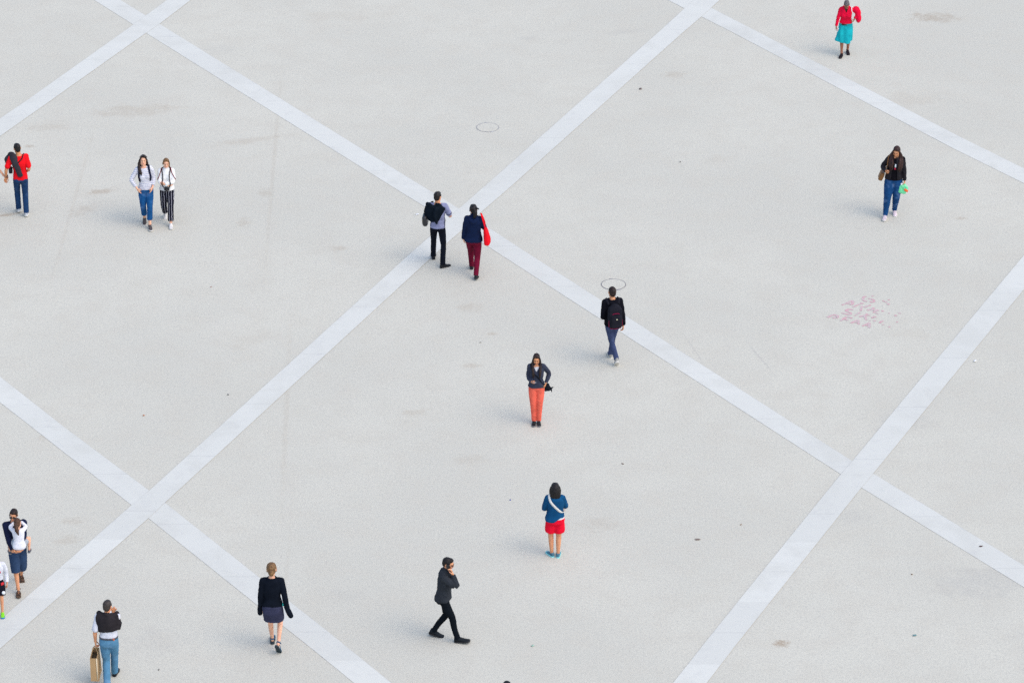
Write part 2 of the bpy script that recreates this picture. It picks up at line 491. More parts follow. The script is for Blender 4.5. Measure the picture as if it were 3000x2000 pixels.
        return s.add(name, g, mat, voxel, 3, (wr, 9, 16), label, cut=cut, solidify=solid or (.007 if cut else 0))
    def trousers(s, name, mat, off=.012, waist=1.01, end=1.02, knee=None, hem=None, wr=.006, flare=0, label=None):
        g = Geo(); zs = [waist]
        while zs[-1] > .86: zs.append(zs[-1]-.03)
        g.rings([s.tring(z, off) for z in zs[::-1]])
        for sd in (1, -1): g.ell(s.B((sd*.066, .064, .89)), (.078*s.g/.89+off*.8, .068+off, .09)); g.ell(s.B((sd*.045, .0, .86)), (.085, .085, .075))
        def r(t):
            v = s.legr(t)+off+flare*sm(t/end)
            if knee and t > .3: v = max(v, lerp(s.legr(.3)+off, knee, sm((t-.3)/.2)))
            if hem and t > .5: v = max(lerp(max(s.legr(.5)+off, knee or 0), hem, sm((t-.5)/.45)), s.legr(min(t, 1))+off*.8)
            return v
        for k in (0, 1): s.limb(g, s.legpath(k, .02, end, 12), r, dome=False)
        q0 = s.pel.z
        def wt(p): z = p.z-q0; return .35+.9*math.exp(-((z-.50)/.09)**2)+.9*math.exp(-((z-.14)/.09)**2)+.5*math.exp(-((z-.80)/.07)**2)
        return s.add(name, g, mat, .0088, 6, (wr, 8, 22, wt), label)
    def shoe(s, mat, solem, high=0, w=1., lab=None, open_=False, L=1.0):
        for k in (0, 1):
            f = s.foot[k]; g = Geo()
            sec = [(.062, .020, .06), (.05, .033, .090+high), (.015, .037, .108+high), (-.03, .039, .100), (-.075, .043, .074), (-.12, .046, .048), (-.155, .042, .04), (-.18, .028, .032), (-.192, .012, .024)]
            R = []
            for y, hw, h in sec:
                row = []
                for j in range(14):
                    th = 2*pi*j/14; cs, sn = cos(th), sin(th)
                    row.append(f((hw*w*cs*(1-.25*max(0, sn)), y*L, .012+(h-.012)*(.5+.5*math.copysign(abs(sn)**.7, sn)))))
                R.append(row)
            if open_:                                # sandal: foot bed and three straps
                g = Geo()
                for y, z, wd in ((-.135, .048, .047), (-.06, .075, .046)):
                    pts = [f((wd*w*cos(a), y*L, .012+(z)*sin(a))) for a in [pi*q/8 for q in range(9)]]
                    g.ribbon(catmull(pts, 2), [(p-f((0, y*L, .012))) for p in catmull(pts, 2)], .03, .006)
                pts = [f((.040*w*cos(a), -.01+.06*sin(a), .10)) for a in [pi*q/8 for q in range(9)]]
                g.ribbon(pts, [(p-f((0, 0, .1))) for p in pts], .022, .006)
                o = finish(mesh_of(g, s.s), 'sandal', mat, s.root, (0, 0, 0), 0)
            else:
                g.rings(R)
                g.tube([f((0, .02, .06)), f((0, .02, .095+high))], [(.036*w, .044), (.037*w, .042)], ref=(0, 1, 0), sub=3, dome=False)
                o = finish(mesh_of(g, s.s, voxel=.006, smooth=3), 'shoe', mat, s.root, (0, 0, 0), 0)
            ol = [(.031, .055), (.038, .02), (.038, -.04), (.044, -.09), (.048, -.13), (.042, -.172), (.024, -.197), (0, -.204), (-.024, -.197), (-.042, -.172), (-.048, -.13), (-.044, -.09), (-.038, -.04), (-.038, .02), (-.031, .055), (0, .07)]
            q = Geo().plate([(p_.x*w*1.04, p_.y*L) for p_ in catmull([(x, y, 0) for x, y in ol], 2)], .0, .024, f)
            so = finish(mesh_of(q, s.s), 'sole', solem, o, (0, 0, 0), 0)
            for p in so.data.polygons: p.use_smooth = False
            if lab: o['label'] = lab
    def hair(s, style, mat, extra=None, wr=.006):
        s.hairm = mat; g = Geo()
        H = lambda c, r: g.ell(s.Hd(c), tuple(x*s.hs for x in r), s.HR(), N=20, K=12)
        def T(P, r, **kw):
            g.tube([s.Hd(p, 1 if p[2] > 1.56 else sm((p[2]-1.36)/.2)) for p in P], [tuple(x*s.hs for x in q) if isinstance(q, tuple) else q*s.hs for q in r], sub=3, **kw)
        if style == 'short':
            H((0, .024, 1.672), (.081, .098, .087)); H((0, .056, 1.625), (.072, .062, .078)); H((0, -.015, 1.705), (.064, .068, .045))
            for sd in (1, -1): H((sd*.068, .0, 1.655), (.014, .04, .05))
        if style == 'quiff':
            H((0, .024, 1.672), (.080, .097, .087)); H((0, .056, 1.63), (.069, .060, .078)); H((0, -.028, 1.720), (.056, .058, .036)); [H((sd*.068, .0, 1.655), (.014, .04, .05)) for sd in (1, -1)]
        if style == 'crop':
            H((0, .022, 1.664), (.081, .101, .092)); H((0, .058, 1.615), (.070, .062, .08))
        if style in ('long', 'longback', 'bob', 'pony', 'bun', 'tied'):
            H((0, .026, 1.666), (.081, .090, .093)); H((0, .048, 1.63), (.077, .062, .08)); H((0, .004, 1.712), (.066, .070, .047))
            for sd in (1, -1): T([(sd*.014, -.055, 1.742), (sd*.050, -.052, 1.715), (sd*.074, -.026, 1.665), (sd*.080, -.0, 1.60)], [.012, .019, .018, .016])
        if style == 'long':
            T([(0, .08, 1.66), (0, .105, 1.56), (0, .125, 1.46), (0, .135, 1.33), (0, .13, 1.25)], [(.068, .036), (.072, .036), (.078, .034), (.078, .03), (.05, .018)])
            for sd in (1, -1): T([(sd*.075, .0, 1.64), (sd*.088, -.02, 1.56), (sd*.092, -.065, 1.47), (sd*.085, -.125, 1.38), (sd*.078, -.155, 1.28), (sd*.07, -.155, 1.19)], [.018, .024, .028, .031, .030, .012])
        if style == 'longback':
            T([(0, .08, 1.66), (0, .105, 1.56), (0, .125, 1.46), (0, .13, 1.36), (0, .12, 1.3)], [(.075, .04), (.085, .042), (.09, .04), (.08, .034), (.05, .02)])
            T([(-.078, .01, 1.63), (-.095, -.01, 1.55), (-.10, -.05, 1.46), (-.09, -.1, 1.40)], [.024, .03, .03, .018])
            T([(.078, .02, 1.63), (.092, .02, 1.55), (.10, .02, 1.48)], [.022, .026, .018])
        if style == 'bob':
            T([(0, .075, 1.67), (0, .085, 1.58), (0, .08, 1.50), (0, .075, 1.455)], [(.092, .05), (.108, .055), (.118, .055), (.105, .05)])
            for sd in (1, -1): T([(sd*.078, .0, 1.66), (sd*.095, -.01, 1.58), (sd*.098, -.02, 1.50)], [.03, .036, .03])
        if style == 'pony':
            T([(0, .1, 1.66), (.02, .13, 1.63), (.05, .14, 1.56), (.075, .13, 1.49), (.09, .12, 1.42)], [.03, .026, .034, .03, .012])
        if style == 'bun': H((.0, .105, 1.60), (.05, .045, .055))
        if style == 'tied':
            T([(0, .10, 1.67), (-.02, .135, 1.62), (-.02, .14, 1.55), (-.01, .13, 1.50)], [.04, .048, .046, .03])
            T([(-.03, .11, 1.70), (-.075, .13, 1.705), (-.10, .13, 1.695)], [.02, .022, .014])
        if extra: extra(g, H, T)
        return s.add('hair', g, mat, .0065, 2, (wr, 60, 9))
    def legs_at(s, z):
        out = []
        for k in (0, 1):
            L = s.legpath(k, 0, 1, 25)
            t, p = min(L, key=lambda q: abs(q[1].z-z)); out.append((p, s.legr(t)))
        return out
    def skirt_ring(s, z, m, N=40, fold=None, f=0.):
        """ring of a skirt that clears both legs at height z"""
        hx, hy, yo = s.prof(max(z, .88)); c0 = V((0, yo, z))+s.pel; hx = hx*s.g+m; hy = hy*s.g+m
        x0, x1, y0, y1 = c0.x-hx, c0.x+hx, c0.y-hy, c0.y+hy
        w = sm((1.0-z)/.16)
        lg = s.legs_at(z+s.pel.z)
        lx0 = min(p.x-r for p, r in lg)-m; lx1 = max(p.x+r for p, r in lg)+m; ly0 = min(p.y-r for p, r in lg)-m; ly1 = max(p.y+r for p, r in lg)+m
        x0, x1, y0, y1 = lerp(x0, lx0, w), lerp(x1, lx1, w), lerp(y0, ly0, w), lerp(y1, ly1, w)
        gl = .06*(1-sm((z-.68)/.16)); y1 = max(y1, s.pel.y+.066+.068+m+.012-gl); x0 = min(x0, s.pel.x-.066-.078*s.g/.89-m+gl); x1 = max(x1, s.pel.x+.066+.078*s.g/.89+m-gl)
        cx, cy, rx_, ry_ = (x0+x1)/2, (y0+y1)/2, (x1-x0)/2, (y1-y0)/2; out = []
        for j in range(N):
            th = 2*pi*j/N; cs, sn = cos(th), sin(th); e = 2.6
            q = fold(th, f) if fold else (0, 0)
            out.append(V((cx+(rx_+q[0])*math.copysign(abs(cs)**(2/e), cs), cy+(ry_+q[0])*math.copysign(abs(sn)**(2/e), sn), z+s.pel.z+q[1])))
        return out
    # -- placement of carried things
    def item(s, name, label, cat, origin, group=None):
        e = bpy.data.objects.new(name, None); COL.objects.link(e); e.empty_display_size = .1
        e.location = s.mw @ (V(origin)*s.s); e.rotation_euler = (0, 0, s.phi); tag(e, label, cat, group)
        e['_o'] = 0; del e['_o']
        return e, V(origin)
    def part(s, e, name, g, mat, voxel=None, smooth=2, wr=None, **kw):
        root, org = e
        return finish(mesh_of(g, s.s, org, voxel, smooth, wr, **kw), name, mat, root, (0, 0, 0), 0)
    def one(s, name, label, cat, g, mat, voxel=None, smooth=2, wr=None, **kw):
        c = sum((V(p) for p in g.v), V((0, 0, 0)))/len(g.v); c.z = min(p.z for p in g.v)
        o = finish(mesh_of(g, s.s, c, voxel, smooth, wr, **kw), name, mat, None, s.mw @ (c*s.s), s.phi)
        return tag(o, label, cat)
    def snap(s, pts, objs, off=.008, n=5, c=(0, 0.01, 1.26)):
        """lay a strap path (trunk points th,z) over the clothes"""
        vs, fs = [], []
        for o in objs:
            b = len(vs); vs += [v.co/s.s for v in o.data.vertices]; fs += [tuple(b+i for i in p.vertices) for p in o.data.polygons]
        bv = BVHTree.FromPolygons(vs, fs); C = s.B(c); P, Nn = [], []
        raw = [s.surf(p[0], p[1], p[2] if len(p) > 2 else .02) for p in pts]
        for p in catmull(raw, n):
            d = (p-C).normalized(); q, nn, i, dist = bv.ray_cast(p+d*.14, -d, .3)
            if q is None: q = p; nn = d
            P.append(q+d*off); Nn.append(d)
        for _ in range(2):
            P = [P[0]]+[(P[i-1]+P[i]*2+P[i+1])/4 for i in range(1, len(P)-1)]+[P[-1]]
        return P, Nn
SKINC = dict(tan=(.66, .31, .155), light=(.78, .44, .28), olive=(.60, .27, .12), brown=(.30, .12, .062), pale=(.80, .47, .31))
SKIN = {k: skinmat('skin_'+k, v) for k, v in SKINC.items()}
HAIRC = None
EXPO = .88
# ------------------------------------------------------------------ the square
def ground_mat():
    m, nt, b = newmat('gravel_ground'); g = NT(nt)
    P = g.n('ShaderNodeTexCoord').outputs['Object']
    big = g.noise(P, .22, 4, .55); mid = g.noise(P, 1.6, 4, .6); fine = g.noise(P, 24, 3, .75); grit = g.noise(P, 60, 2, .8); spk = g.noise(P, 11, 2, .6)
    base = g.mix(g.ramp(big, .35, .65), (.494, .478, .398), (.542, .522, .432))
    base = g.mix(g.math('MULTIPLY', g.ramp(mid, .40, .70), .55), base, (.490, .458, .372))
    # stone grains, paler and darker
    base = g.mix(g.math('MULTIPLY', g.ramp(fine, .44, .62), .55), base, (.385, .375, .325))
    base = g.mix(g.math('MULTIPLY', g.ramp(grit, .46, .64), .62), base, (.70, .68, .59))
    base = g.mix(g.math('MULTIPLY', g.ramp(g.noise(P, 60, 2, .8, 0, 1), .5, .8), .10), base, (.50, .40, .34))
    base = g.mix(g.math('MULTIPLY', g.ramp(spk, .46, .68), .16), base, (.40, .39, .34))
    # scattered dark chips, longer than wide
    for sc, th, rot in ((7, .16, .5), (11, .13, 1.9), (19, .1, .1)):
        v = g.n('ShaderNodeTexVoronoi'); v.feature = 'F1'
        g.link(g.mapping(P, rot=(0, 0, rot), scale=(1, 2.4, 1)), v.inputs['Vector']); v.inputs['Scale'].default_value = sc*.35
        pick = g.math('GREATER_THAN', g.noise(P, .9+sc*.03, 2), .50)
        base = g.mix(g.math('MULTIPLY', g.math('MULTIPLY', g.math('SUBTRACT', 1, g.ramp(v.outputs['Distance'], .02, .055)), pick), .58), base, (.19, .175, .16))
    # stains: (x, y, half length, half width, turn, strength, colour)
    br = (.33, .255, .175); gy = (.33, .322, .30); pk = (.42, .30, .27); bl = (.33, .345, .38)
    for x, y, a, c, t, k, col in STAINS:
        q = g.mapping(P, loc=(x, y-CY, 0), rot=(0, 0, t), scale=(a, c, 1), typ='TEXTURE')
        l = g.n('ShaderNodeVectorMath', operation='LENGTH'); g.link(q, l.inputs[0])
        d = g.math('MULTIPLY_ADD', g.math('SUBTRACT', g.noise(P, 1.6/max(a, .25)+1.5, 6, .72), .5), 2.8, l.outputs['Value'])
        f = g.math('MULTIPLY', g.math('SUBTRACT', 1, g.ramp(d, .15, 1.0)), k)
        f = g.math('MULTIPLY', f, g.math('MULTIPLY_ADD', g.ramp(fine, .35, .65), .5, .5))
        base = g.mix(f, base, dict(b=br, g=gy, p=pk, l=bl)[col])
    g.link(base, b.inputs['Base Color']); b.inputs['Roughness'].default_value = .93; b.inputs['Specular IOR Level'].default_value = .2
    bp = g.n('ShaderNodeBump'); bp.inputs['Strength'].default_value = .35; bp.inputs['Distance'].default_value = .006
    g.link(grit, bp.inputs['Height']); g.link(bp.outputs[0], b.inputs['Normal'])
    return m
STAINS = [  # ground position (m), measured on the square
    (-8.65, 82.3, 1.3, .5, .12, .30, 'b'), (-10.6, 81.4, .9, .35, 0, .22, 'b'), (-9.0, 77.9, .45, .22, .3, .55, 'b'), (-9.35, 76.9, .5, .3, 1.0, .25, 'b'),
    (-6.0, 80.6, 1.1, .22, .35, .26, 'b'), (-5.4, 77.8, .22, .3, 0, .30, 'b'), (-5.8, 76.3, .2, .35, 0, .28, 'b'), (-3.7, 75.0, .25, .22, 0, .35, 'b'),
    (-10.9, 76.7, .55, .09, .42, .7, 'b'), (-10.85, 80.3, .16, .12, 0, .55, 'b'), (10.2, 87.9, .75, .42, 0, .55, 'b'), (3.8, 84.4, .4, .22, .2, .30, 'b'),
    (-9.0, 66.6, .25, .12, .5, .75, 'b'), (-8.2, 62.6, .35, .25, .4, .25, 'b'), (-.9, 72.2, .4, .25, 0, .25, 'b'), (-.8, 69.6, .3, .18, 0, .3, 'b'),
    (-1.9, 67.6, .35, .2, .4, .28, 'b'), (4.75, 58.95, .20, .15, 0, 1.0, 'b'), (1.6, 63.2, .55, .35, 0, .22, 'b'), (-.8, 65.7, .4, .28, 0, .2, 'b'),
    (5.0, 69.9, .035, .95, .33, .45, 'g'), (3.7, 70.2, .04, 1.1, .26, .28, 'g'), (-8.2, 63.3, .3, .2, 0, .25, 'b'), (6.3, 63.5, .5, .35, 0, .18, 'g'),
    (7.6, 67.2, .8, .5, 0, .22, 'g'), (8.6, 61.2, 1.4, .8, .3, .30, 'g'), (10.2, 58.8, 1.6, 1.2, .2, .34, 'g'), (-9.5, 58.5, .9, .6, 0, .2, 'g'),
    (-6.3, 59.0, .8, .7, 0, .16, 'g'), (-4.0, 88.0, 1.6, .7, 0, .10, 'b'), (4.6, 79.6, .5, .3, .3, .14, 'b'), (9.3, 83.0, 1.2, .6, 0, .14, 'b'),
    (-5.3, 70.7, .8, .35, .8, .14, 'b'), (2.7, 87.0, .6, .25, .3, .2, 'g'), (.4, 86.6, .4, .2, 0, .2, 'g'), (-7.0, 85.9, .7, .4, 0, .14, 'g'),
    (-5.3, 79.0, .07, 7.0, .02, .16, 'b'), (-9.55, 77.5, .06, 5.5, -.02, .14, 'b'), (-4.42, 67.5, .08, 5.0, .03, .16, 'b'), (-4.1, 60.5, .06, 4.0, .0, .10, 'b'),
    (8.2, 71.0, .6, .4, 0, .14, 'b'), (9.7, 76.5, .2, .1, 0, .4, 'b'), (-3.0, 60.6, .5, .3, 0, .16, 'g'), (-.4, 71.0, .15, .1, 0, .4, 'b')]
def sheet(name, x0, x1, y0, y1, z, mat):
    me = bpy.data.meshes.new(name)
    me.from_pydata([(x0, y0, z), (x1, y0, z), (x1, y1, z), (x0, y1, z)], [], [(0, 1, 2, 3)]); me.update()
    o = bpy.data.objects.new(name, me); COL.objects.link(o); me.materials.append(mat); return o
GM = ground_mat()
tag(sheet('ground', -900, 900, -500, 1500, 0, GM), 'pale grey gravelly paving of the open square', 'ground', kind='structure')

def strip_mat():
    m, nt, b = newmat('pale_stone_strip'); g = NT(nt)
    P = g.n('ShaderNodeTexCoord').outputs['Object']; uv = g.n('ShaderNodeUVMap').outputs[0]
    sx = g.n('ShaderNodeSeparateXYZ'); g.link(uv, sx.inputs[0])
    wn = g.n('ShaderNodeTexWhiteNoise'); wn.noise_dimensions = '1D'
    g.link(g.math('FLOOR', g.math('DIVIDE', sx.outputs[0], 2.35)), wn.inputs['W'])
    base = g.mix(wn.outputs['Value'], (.565, .564, .505), (.615, .614, .550))
    base = g.mix(g.math('MULTIPLY', g.ramp(g.noise(P, .9, 5, .65, .6), .44, .72), .60), base, (.505, .50, .44))
    base = g.mix(g.math('MULTIPLY', g.ramp(g.noise(P, 4.5, 4, .65, 1.2), .50, .74), .38), base, (.475, .472, .44))
    base = g.mix(g.math('MULTIPLY', g.ramp(g.noise(P, 40, 3, .75), .45, .75), .30), base, (.72, .715, .65))
    base = g.mix(g.math('MULTIPLY', g.ramp(g.noise(P, 22, 2, .7), .52, .75), .26), base, (.48, .478, .475))
    fr = g.math('FRACT', g.math('DIVIDE', sx.outputs[0], 2.35))
    jl = g.math('LESS_THAN', g.math('ABSOLUTE', g.math('SUBTRACT', fr, .5)), .003)
    base = g.mix(g.math('MULTIPLY', jl, .35), base, (.26, .26, .26))
    ed = g.math('GREATER_THAN', g.math('ABSOLUTE', g.math('SUBTRACT', sx.outputs[1], .5)), .482)
    base = g.mix(g.math('MULTIPLY', ed, g.math('MULTIPLY', g.ramp(g.noise(P, 2.5, 4, .7), .35, .7), .32)), base, (.27, .26, .245))
    g.link(base, b.inputs['Base Color']); b.inputs['Roughness'].default_value = .8; b.inputs['Specular IOR Level'].default_value = .3
    return m
SM = strip_mat()
def inter(P, Y):
    """P: edge points; linear beyond the ends"""
    P = sorted(P, key=lambda p: p[1])
    for a, b in zip(P, P[1:]):
        if Y <= b[1] or b is P[-1]:
            if Y < P[0][1]: a, b = P[0], P[-1]
            elif Y > P[-1][1]: a, b = P[0], P[-1]; return b[0]+(Y-b[1])*(b[0]-a[0])/(b[1]-a[1])
            if a is P[0] and b is P[-1]: return a[0]+(Y-a[1])*(b[0]-a[0])/(b[1]-a[1])
            return a[0]+(Y-a[1])*(b[0]-a[0])/(b[1]-a[1])
def strip(name, L, R, z, label, y0=20., y1=150.):
    ys = sorted({y0, y1, *[round(p[1], 2) for p in L+R]}); ys = [y for i, y in enumerate(ys) if i == 0 or y-ys[i-1] > .25]
    vs, fs, uv = [], [], []; d = 0; prev = None
    for y in ys:
        a, b_ = inter(L, y), inter(R, y); c = V(((a+b_)/2, y))
        if prev is not None: d += (c-prev).length
        prev = c; vs += [(a, y-CY, z), (b_, y-CY, z)]; uv += [(d, 0), (d, 1)]
    for i in range(len(ys)-1): fs.append((2*i, 2*i+1, 2*i+3, 2*i+2))
    me = bpy.data.meshes.new(name); me.from_pydata(vs, [], fs); me.update()
    u = me.uv_layers.new(name='UVMap')
    for l in me.loops: u.data[l.index].uv = uv[l.vertex_index]
    me.materials.append(SM); o = bpy.data.objects.new(name, me); COL.objects.link(o)
    tag(o, label, 'paving strip', kind='structure')
    return o
A0f = [(-9.594,89.053),(-8.495,87.493),(-2.132,78.39),(-1.671,77.762),(-1.156,76.998),(-.489,76.025),(0,75.266),(6.512,65.617),(6.874,65.123),(8.385,62.99),(9.334,61.664)]
A0n = [(-10.241,89.053),(-9.128,87.446),(-8.775,86.925),(-2.238,77.57),(-1.827,76.998),(-.624,75.222),(-.428,74.97),(6.251,65.093),(6.604,64.57),(8.163,62.394),(9.243,60.886)]
A1f = [(4.853,88.523),(5.595,87.446),(10.108,80.85),(11.369,79.103)]
A1n = [(4.198,88.479),(4.591,87.954),(5.276,86.987),(9.955,80.111),(11.276,78.307)]
A2f = [(-10.203,69.112),(-8.712,66.999),(-6.843,64.46),(-6.509,63.992),(-3.135,59.173),(-2.081,57.637)]
A2n = [(-10.074,68.009),(-9.347,66.999),(-7.128,63.898),(-6.769,63.401),(-3.094,58.164),(-2.736,57.637)]
B0r = [(-11.571,80.841),(-10.674,82.781),(-8.775,86.925),(-8.495,87.493),(-7.843,89.053)]
B0l = [(-11.689,81.845),(-11.236,82.781),(-9.128,87.446),(-8.88,88.02),(-8.43,89.053)]
B1r = [(-8.985,58.788),(-8.152,60.521),(-6.769,63.401),(-6.509,63.992),(-1.349,75.33),(-1.077,75.895),(-.662,76.82),(0,78.183),(4.067,86.878),(4.591,87.954),(4.853,88.523)]
B1l = [(-9.026,59.921),(-8.736,60.521),(-7.128,63.898),(-6.843,64.46),(-2.048,74.987),(-1.691,75.731),(-1.156,76.998),(-.463,78.448),(3.611,87.183),(4.198,88.479)]
B2r = [(3.374,57.637),(3.9,58.8),(6.604,64.57),(6.874,65.123),(9.818,71.268),(10.659,73.024)]
B2l = [(2.789,57.637),(3.568,59.341),(6.251,65.093),(6.512,65.617),(9.215,71.268),(10.851,74.665)]
sh = lambda P, dx: [(x+dx, y) for x, y in P]
pA, pB = 14.2, 12.95
for L, R, lab in ((A0f, A0n, 'pale stone strip crossing the square from upper left to lower right'), (A1f, A1n, 'pale stone strip at the upper right corner'), (A2f, A2n, 'pale stone strip at the lower left corner'),
                  (sh(A1f, pA), sh(A1n, pA), 'pale stone strip beyond the upper right corner'), (sh(A2f, -pA), sh(A2n, -pA), 'pale stone strip beyond the lower left corner')):
    strip('paving_strip', L, R, .004, lab)
for L, R, lab in ((B0l, B0r, 'pale stone strip at the upper left corner'), (B1l, B1r, 'pale stone strip crossing the square from lower left to upper right'), (B2l, B2r, 'pale stone strip at the lower right'),
                  (sh(B0l, -pB), sh(B0r, -pB), 'pale stone strip beyond the upper left corner'), (sh(B2l, pB), sh(B2r, pB), 'pale stone strip beyond the lower right corner')):
    strip('paving_strip', L, R, .008, lab)

# manhole covers: a lid paved like the square in a thin iron ring
def manhole(x, y, r, label, dark, ringw, gap):
    e = bpy.data.objects.new('manhole_cover', None); COL.objects.link(e); e.location = (x, y-CY, 0); tag(e, label, 'manhole cover')
    def annulus(r0, r1, z0, z1, a0=0, a1=2*pi, n=64):
        vs, fs = [], []
        for i in range(n+1):
            a = lerp(a0, a1, i/n); w = 1+.012*NZ.noise(V((cos(a)*2+x, sin(a)*2, 0)))
            vs += [(r0*cos(a)*w, r0*sin(a)*w, z0), (r0*cos(a)*w, r0*sin(a)*w, z1), (r1*cos(a)*w, r1*sin(a)*w, z1), (r1*cos(a)*w, r1*sin(a)*w, z0)]
        for i in range(n):
            for j in range(4): fs.append((4*i+j, 4*i+(j+1)%4, 4*i+4+(j+1)%4, 4*i+4+j))
        me = bpy.data.meshes.new('m'); me.from_pydata(vs, [], fs); me.update(); return me
    me = bpy.data.meshes.new('lid'); n = 64
    me.from_pydata([((r-ringw)*.995*cos(2*pi*i/n), (r-ringw)*.995*sin(2*pi*i/n), z) for z in (.0, .0055) for i in range(n)], [], [tuple(range(n, 2*n))]+[(i, (i+1) % n, n+(i+1) % n, n+i) for i in range(n)])
    lid = finish(me, 'lid', GM, e, (0, 0, 0), 0)
    for p in me.polygons: p.use_smooth = False
    fr = finish(annulus(r-ringw, r, .0, .0048, rad(gap), rad(gap)+2*pi*.985), 'frame', plain('worn_iron', dark, .7, .3, 0, .35, 9), e, (0, 0, 0), 0)
    for a, w in ((rad(100), .05), (rad(292), .07)):
        finish(annulus(r-.005, r+.022, .0, .0042, a-w*2.2, a+w*2.2, 8), 'lifting_notch', plain('worn_iron_notch', [min(.4, c*1.5) for c in dark], .8, .3, 0, .3, 12), e, (0, 0, 0), 0)
manhole(2.12, 73.27, .262, 'round paved manhole cover with a dark ring behind the man with the backpack', (.19, .18, .19), .015, 250)
manhole(-.551, 81.35, .262, 'round paved manhole cover with a faint worn ring, alone in the upper middle', (.31, .305, .30), .018, 40)

# faint pink letters painted on the paving, stroke by stroke (metres on the ground)
PX = {'row': 0}
def letters():
    m, nt, b = newmat('faded_pink_paint'); g = NT(nt)
    P = g.n('ShaderNodeTexCoord').outputs['Object']
    c = g.mix(g.ramp(g.noise(P, 9, 4, .7), .36, .62), (.49, .43, .405), (.57, .31, .33))
    c = g.mix(g.math('MULTIPLY', g.ramp(g.noise(P, 55, 3, .8), .5, .72), .5), c, (.45, .43, .41))
    g.link(c, b.inputs['Base Color']); b.inputs['Roughness'].default_value = .95
    pts = [q for l in LETTERS for st in l for q in st]
    c0 = V((sum(q[0] for q in pts)/len(pts), sum(q[1] for q in pts)/len(pts)-CY, 0))
    e = bpy.data.objects.new('painted_writing', None); COL.objects.link(e); e.location = c0
    tag(e, 'faded pink hand-painted capital letters in slanting rows on the paving', 'graffiti')
    for l in LETTERS:
      vs, fs = [], []
      for k_, st in enumerate(l):
        w = .06; zz = .004+.0003*k_
        P2 = [V((x, y-CY, 0)) for x, y in st]; P2 = catmull(P2, 4) if len(P2) > 2 else [P2[0].lerp(P2[1], k/4) for k in range(5)]
        b0 = len(vs)
        for i, p in enumerate(P2):
            t = (P2[min(i+1, len(P2)-1)]-P2[max(i-1, 0)]).normalized(); q = V((-t.y, t.x, 0))*w*.5*(.6+.5*NZ.noise(p*7)+.25)
            vs += [tuple(p+q+V((0, 0, zz))-c0), tuple(p-q+V((0, 0, zz))-c0)]
        for i in range(len(P2)-1): fs.append((b0+2*i, b0+2*i+1, b0+2*i+3, b0+2*i+2))
      me = bpy.data.meshes.new('letter'); me.from_pydata(vs, [], fs); me.update()
      finish(me, 'letter' if len(l) > 1 or len(l[0]) > 3 else 'paint_mark', m, e, (0, 0, 0), 0)
LETTERS = [[[(7.345,72.719),(7.294,72.666),(7.27,72.56),(7.296,72.499),(7.349,72.481)]],[[(7.391,72.604),(7.459,72.578),(7.499,72.49),(7.463,72.438),(7.403,72.464)]],[[(7.468,72.737),(7.489,72.71)]],[[(7.67,72.49),(7.702,72.499)]],[[(7.786,72.56),(7.823,72.543)]],[[(7.758,72.324),(7.793,72.367)]],[[(7.716,72.473),(7.75,72.42)]],[[(6.812,72.297),(6.946,72.42),(7.055,72.516)],[(7.055,72.516),(7.043,72.402),(7.015,72.297)],[(6.912,72.376),(6.972,72.35),(7.026,72.332)]],[[(7.031,72.201),(7.149,72.315),(7.257,72.402)],[(7.22,72.42),(7.262,72.367)],[(7.181,72.036),(7.208,72.175),(7.223,72.262)],[(7.272,72.193),(7.347,72.262),(7.413,72.306)]],[[(7.316,72.071),(7.397,72.106),(7.473,72.175)],[(7.402,72.079),(7.539,72.036)],[(7.431,71.949),(7.491,72.019),(7.55,72.079)]],[[(7.483,71.932),(7.536,71.906)]],[[(7.609,72.036),(7.662,72.019)]],[[(7.747,71.932),(7.77,71.923)]],[[(7.029,72.079),(6.954,72.106),(6.888,72.062),(6.914,71.993),(6.971,71.932),(6.943,71.862),(6.875,71.888),(6.778,71.949)]],[[(7.043,71.802),(7.1,71.888),(7.163,71.958)]],[[(7.132,71.759),(7.226,71.819),(7.31,71.897)],[(7.352,71.845),(7.241,71.811)],[(7.232,71.802),(7.256,71.707),(7.264,71.612)]],[[(7.392,71.759),(7.418,71.707)]],[[(7.423,71.759),(7.478,71.767)]],[[(7.406,71.552),(7.449,71.603)]],[[(7.323,71.586),(7.337,71.569)]],[[(7.523,71.475),(7.568,71.552),(7.602,71.586)]],[[(7.581,71.432),(7.597,71.397)]],[[(7.861,71.811),(7.91,71.836)]],[[(7.948,71.923),(7.997,71.94)]],[[(7.876,71.535),(7.897,71.517)]],[[(7.694,71.312),(7.724,71.295)]],[[(6.476,71.733),(6.543,71.802),(6.609,71.862)],[(6.609,71.862),(6.683,71.811),(6.669,71.724),(6.594,71.759)],[(6.592,71.741),(6.635,71.69)]],[[(6.734,71.569),(6.796,71.672),(6.88,71.759)],[(6.88,71.759),(6.926,71.741),(6.976,71.698)],[(6.826,71.655),(6.892,71.603)]],[[(6.936,71.475),(7.019,71.552),(7.093,71.612)],[(7.093,71.612),(7.101,71.517),(7.086,71.414)],[(7.009,71.517),(7.092,71.492)]],[[(7.16,71.337),(7.24,71.414),(7.314,71.475)],[(7.314,71.475),(7.31,71.38),(7.285,71.26)],[(7.23,71.389),(7.297,71.355)]]]
letters()
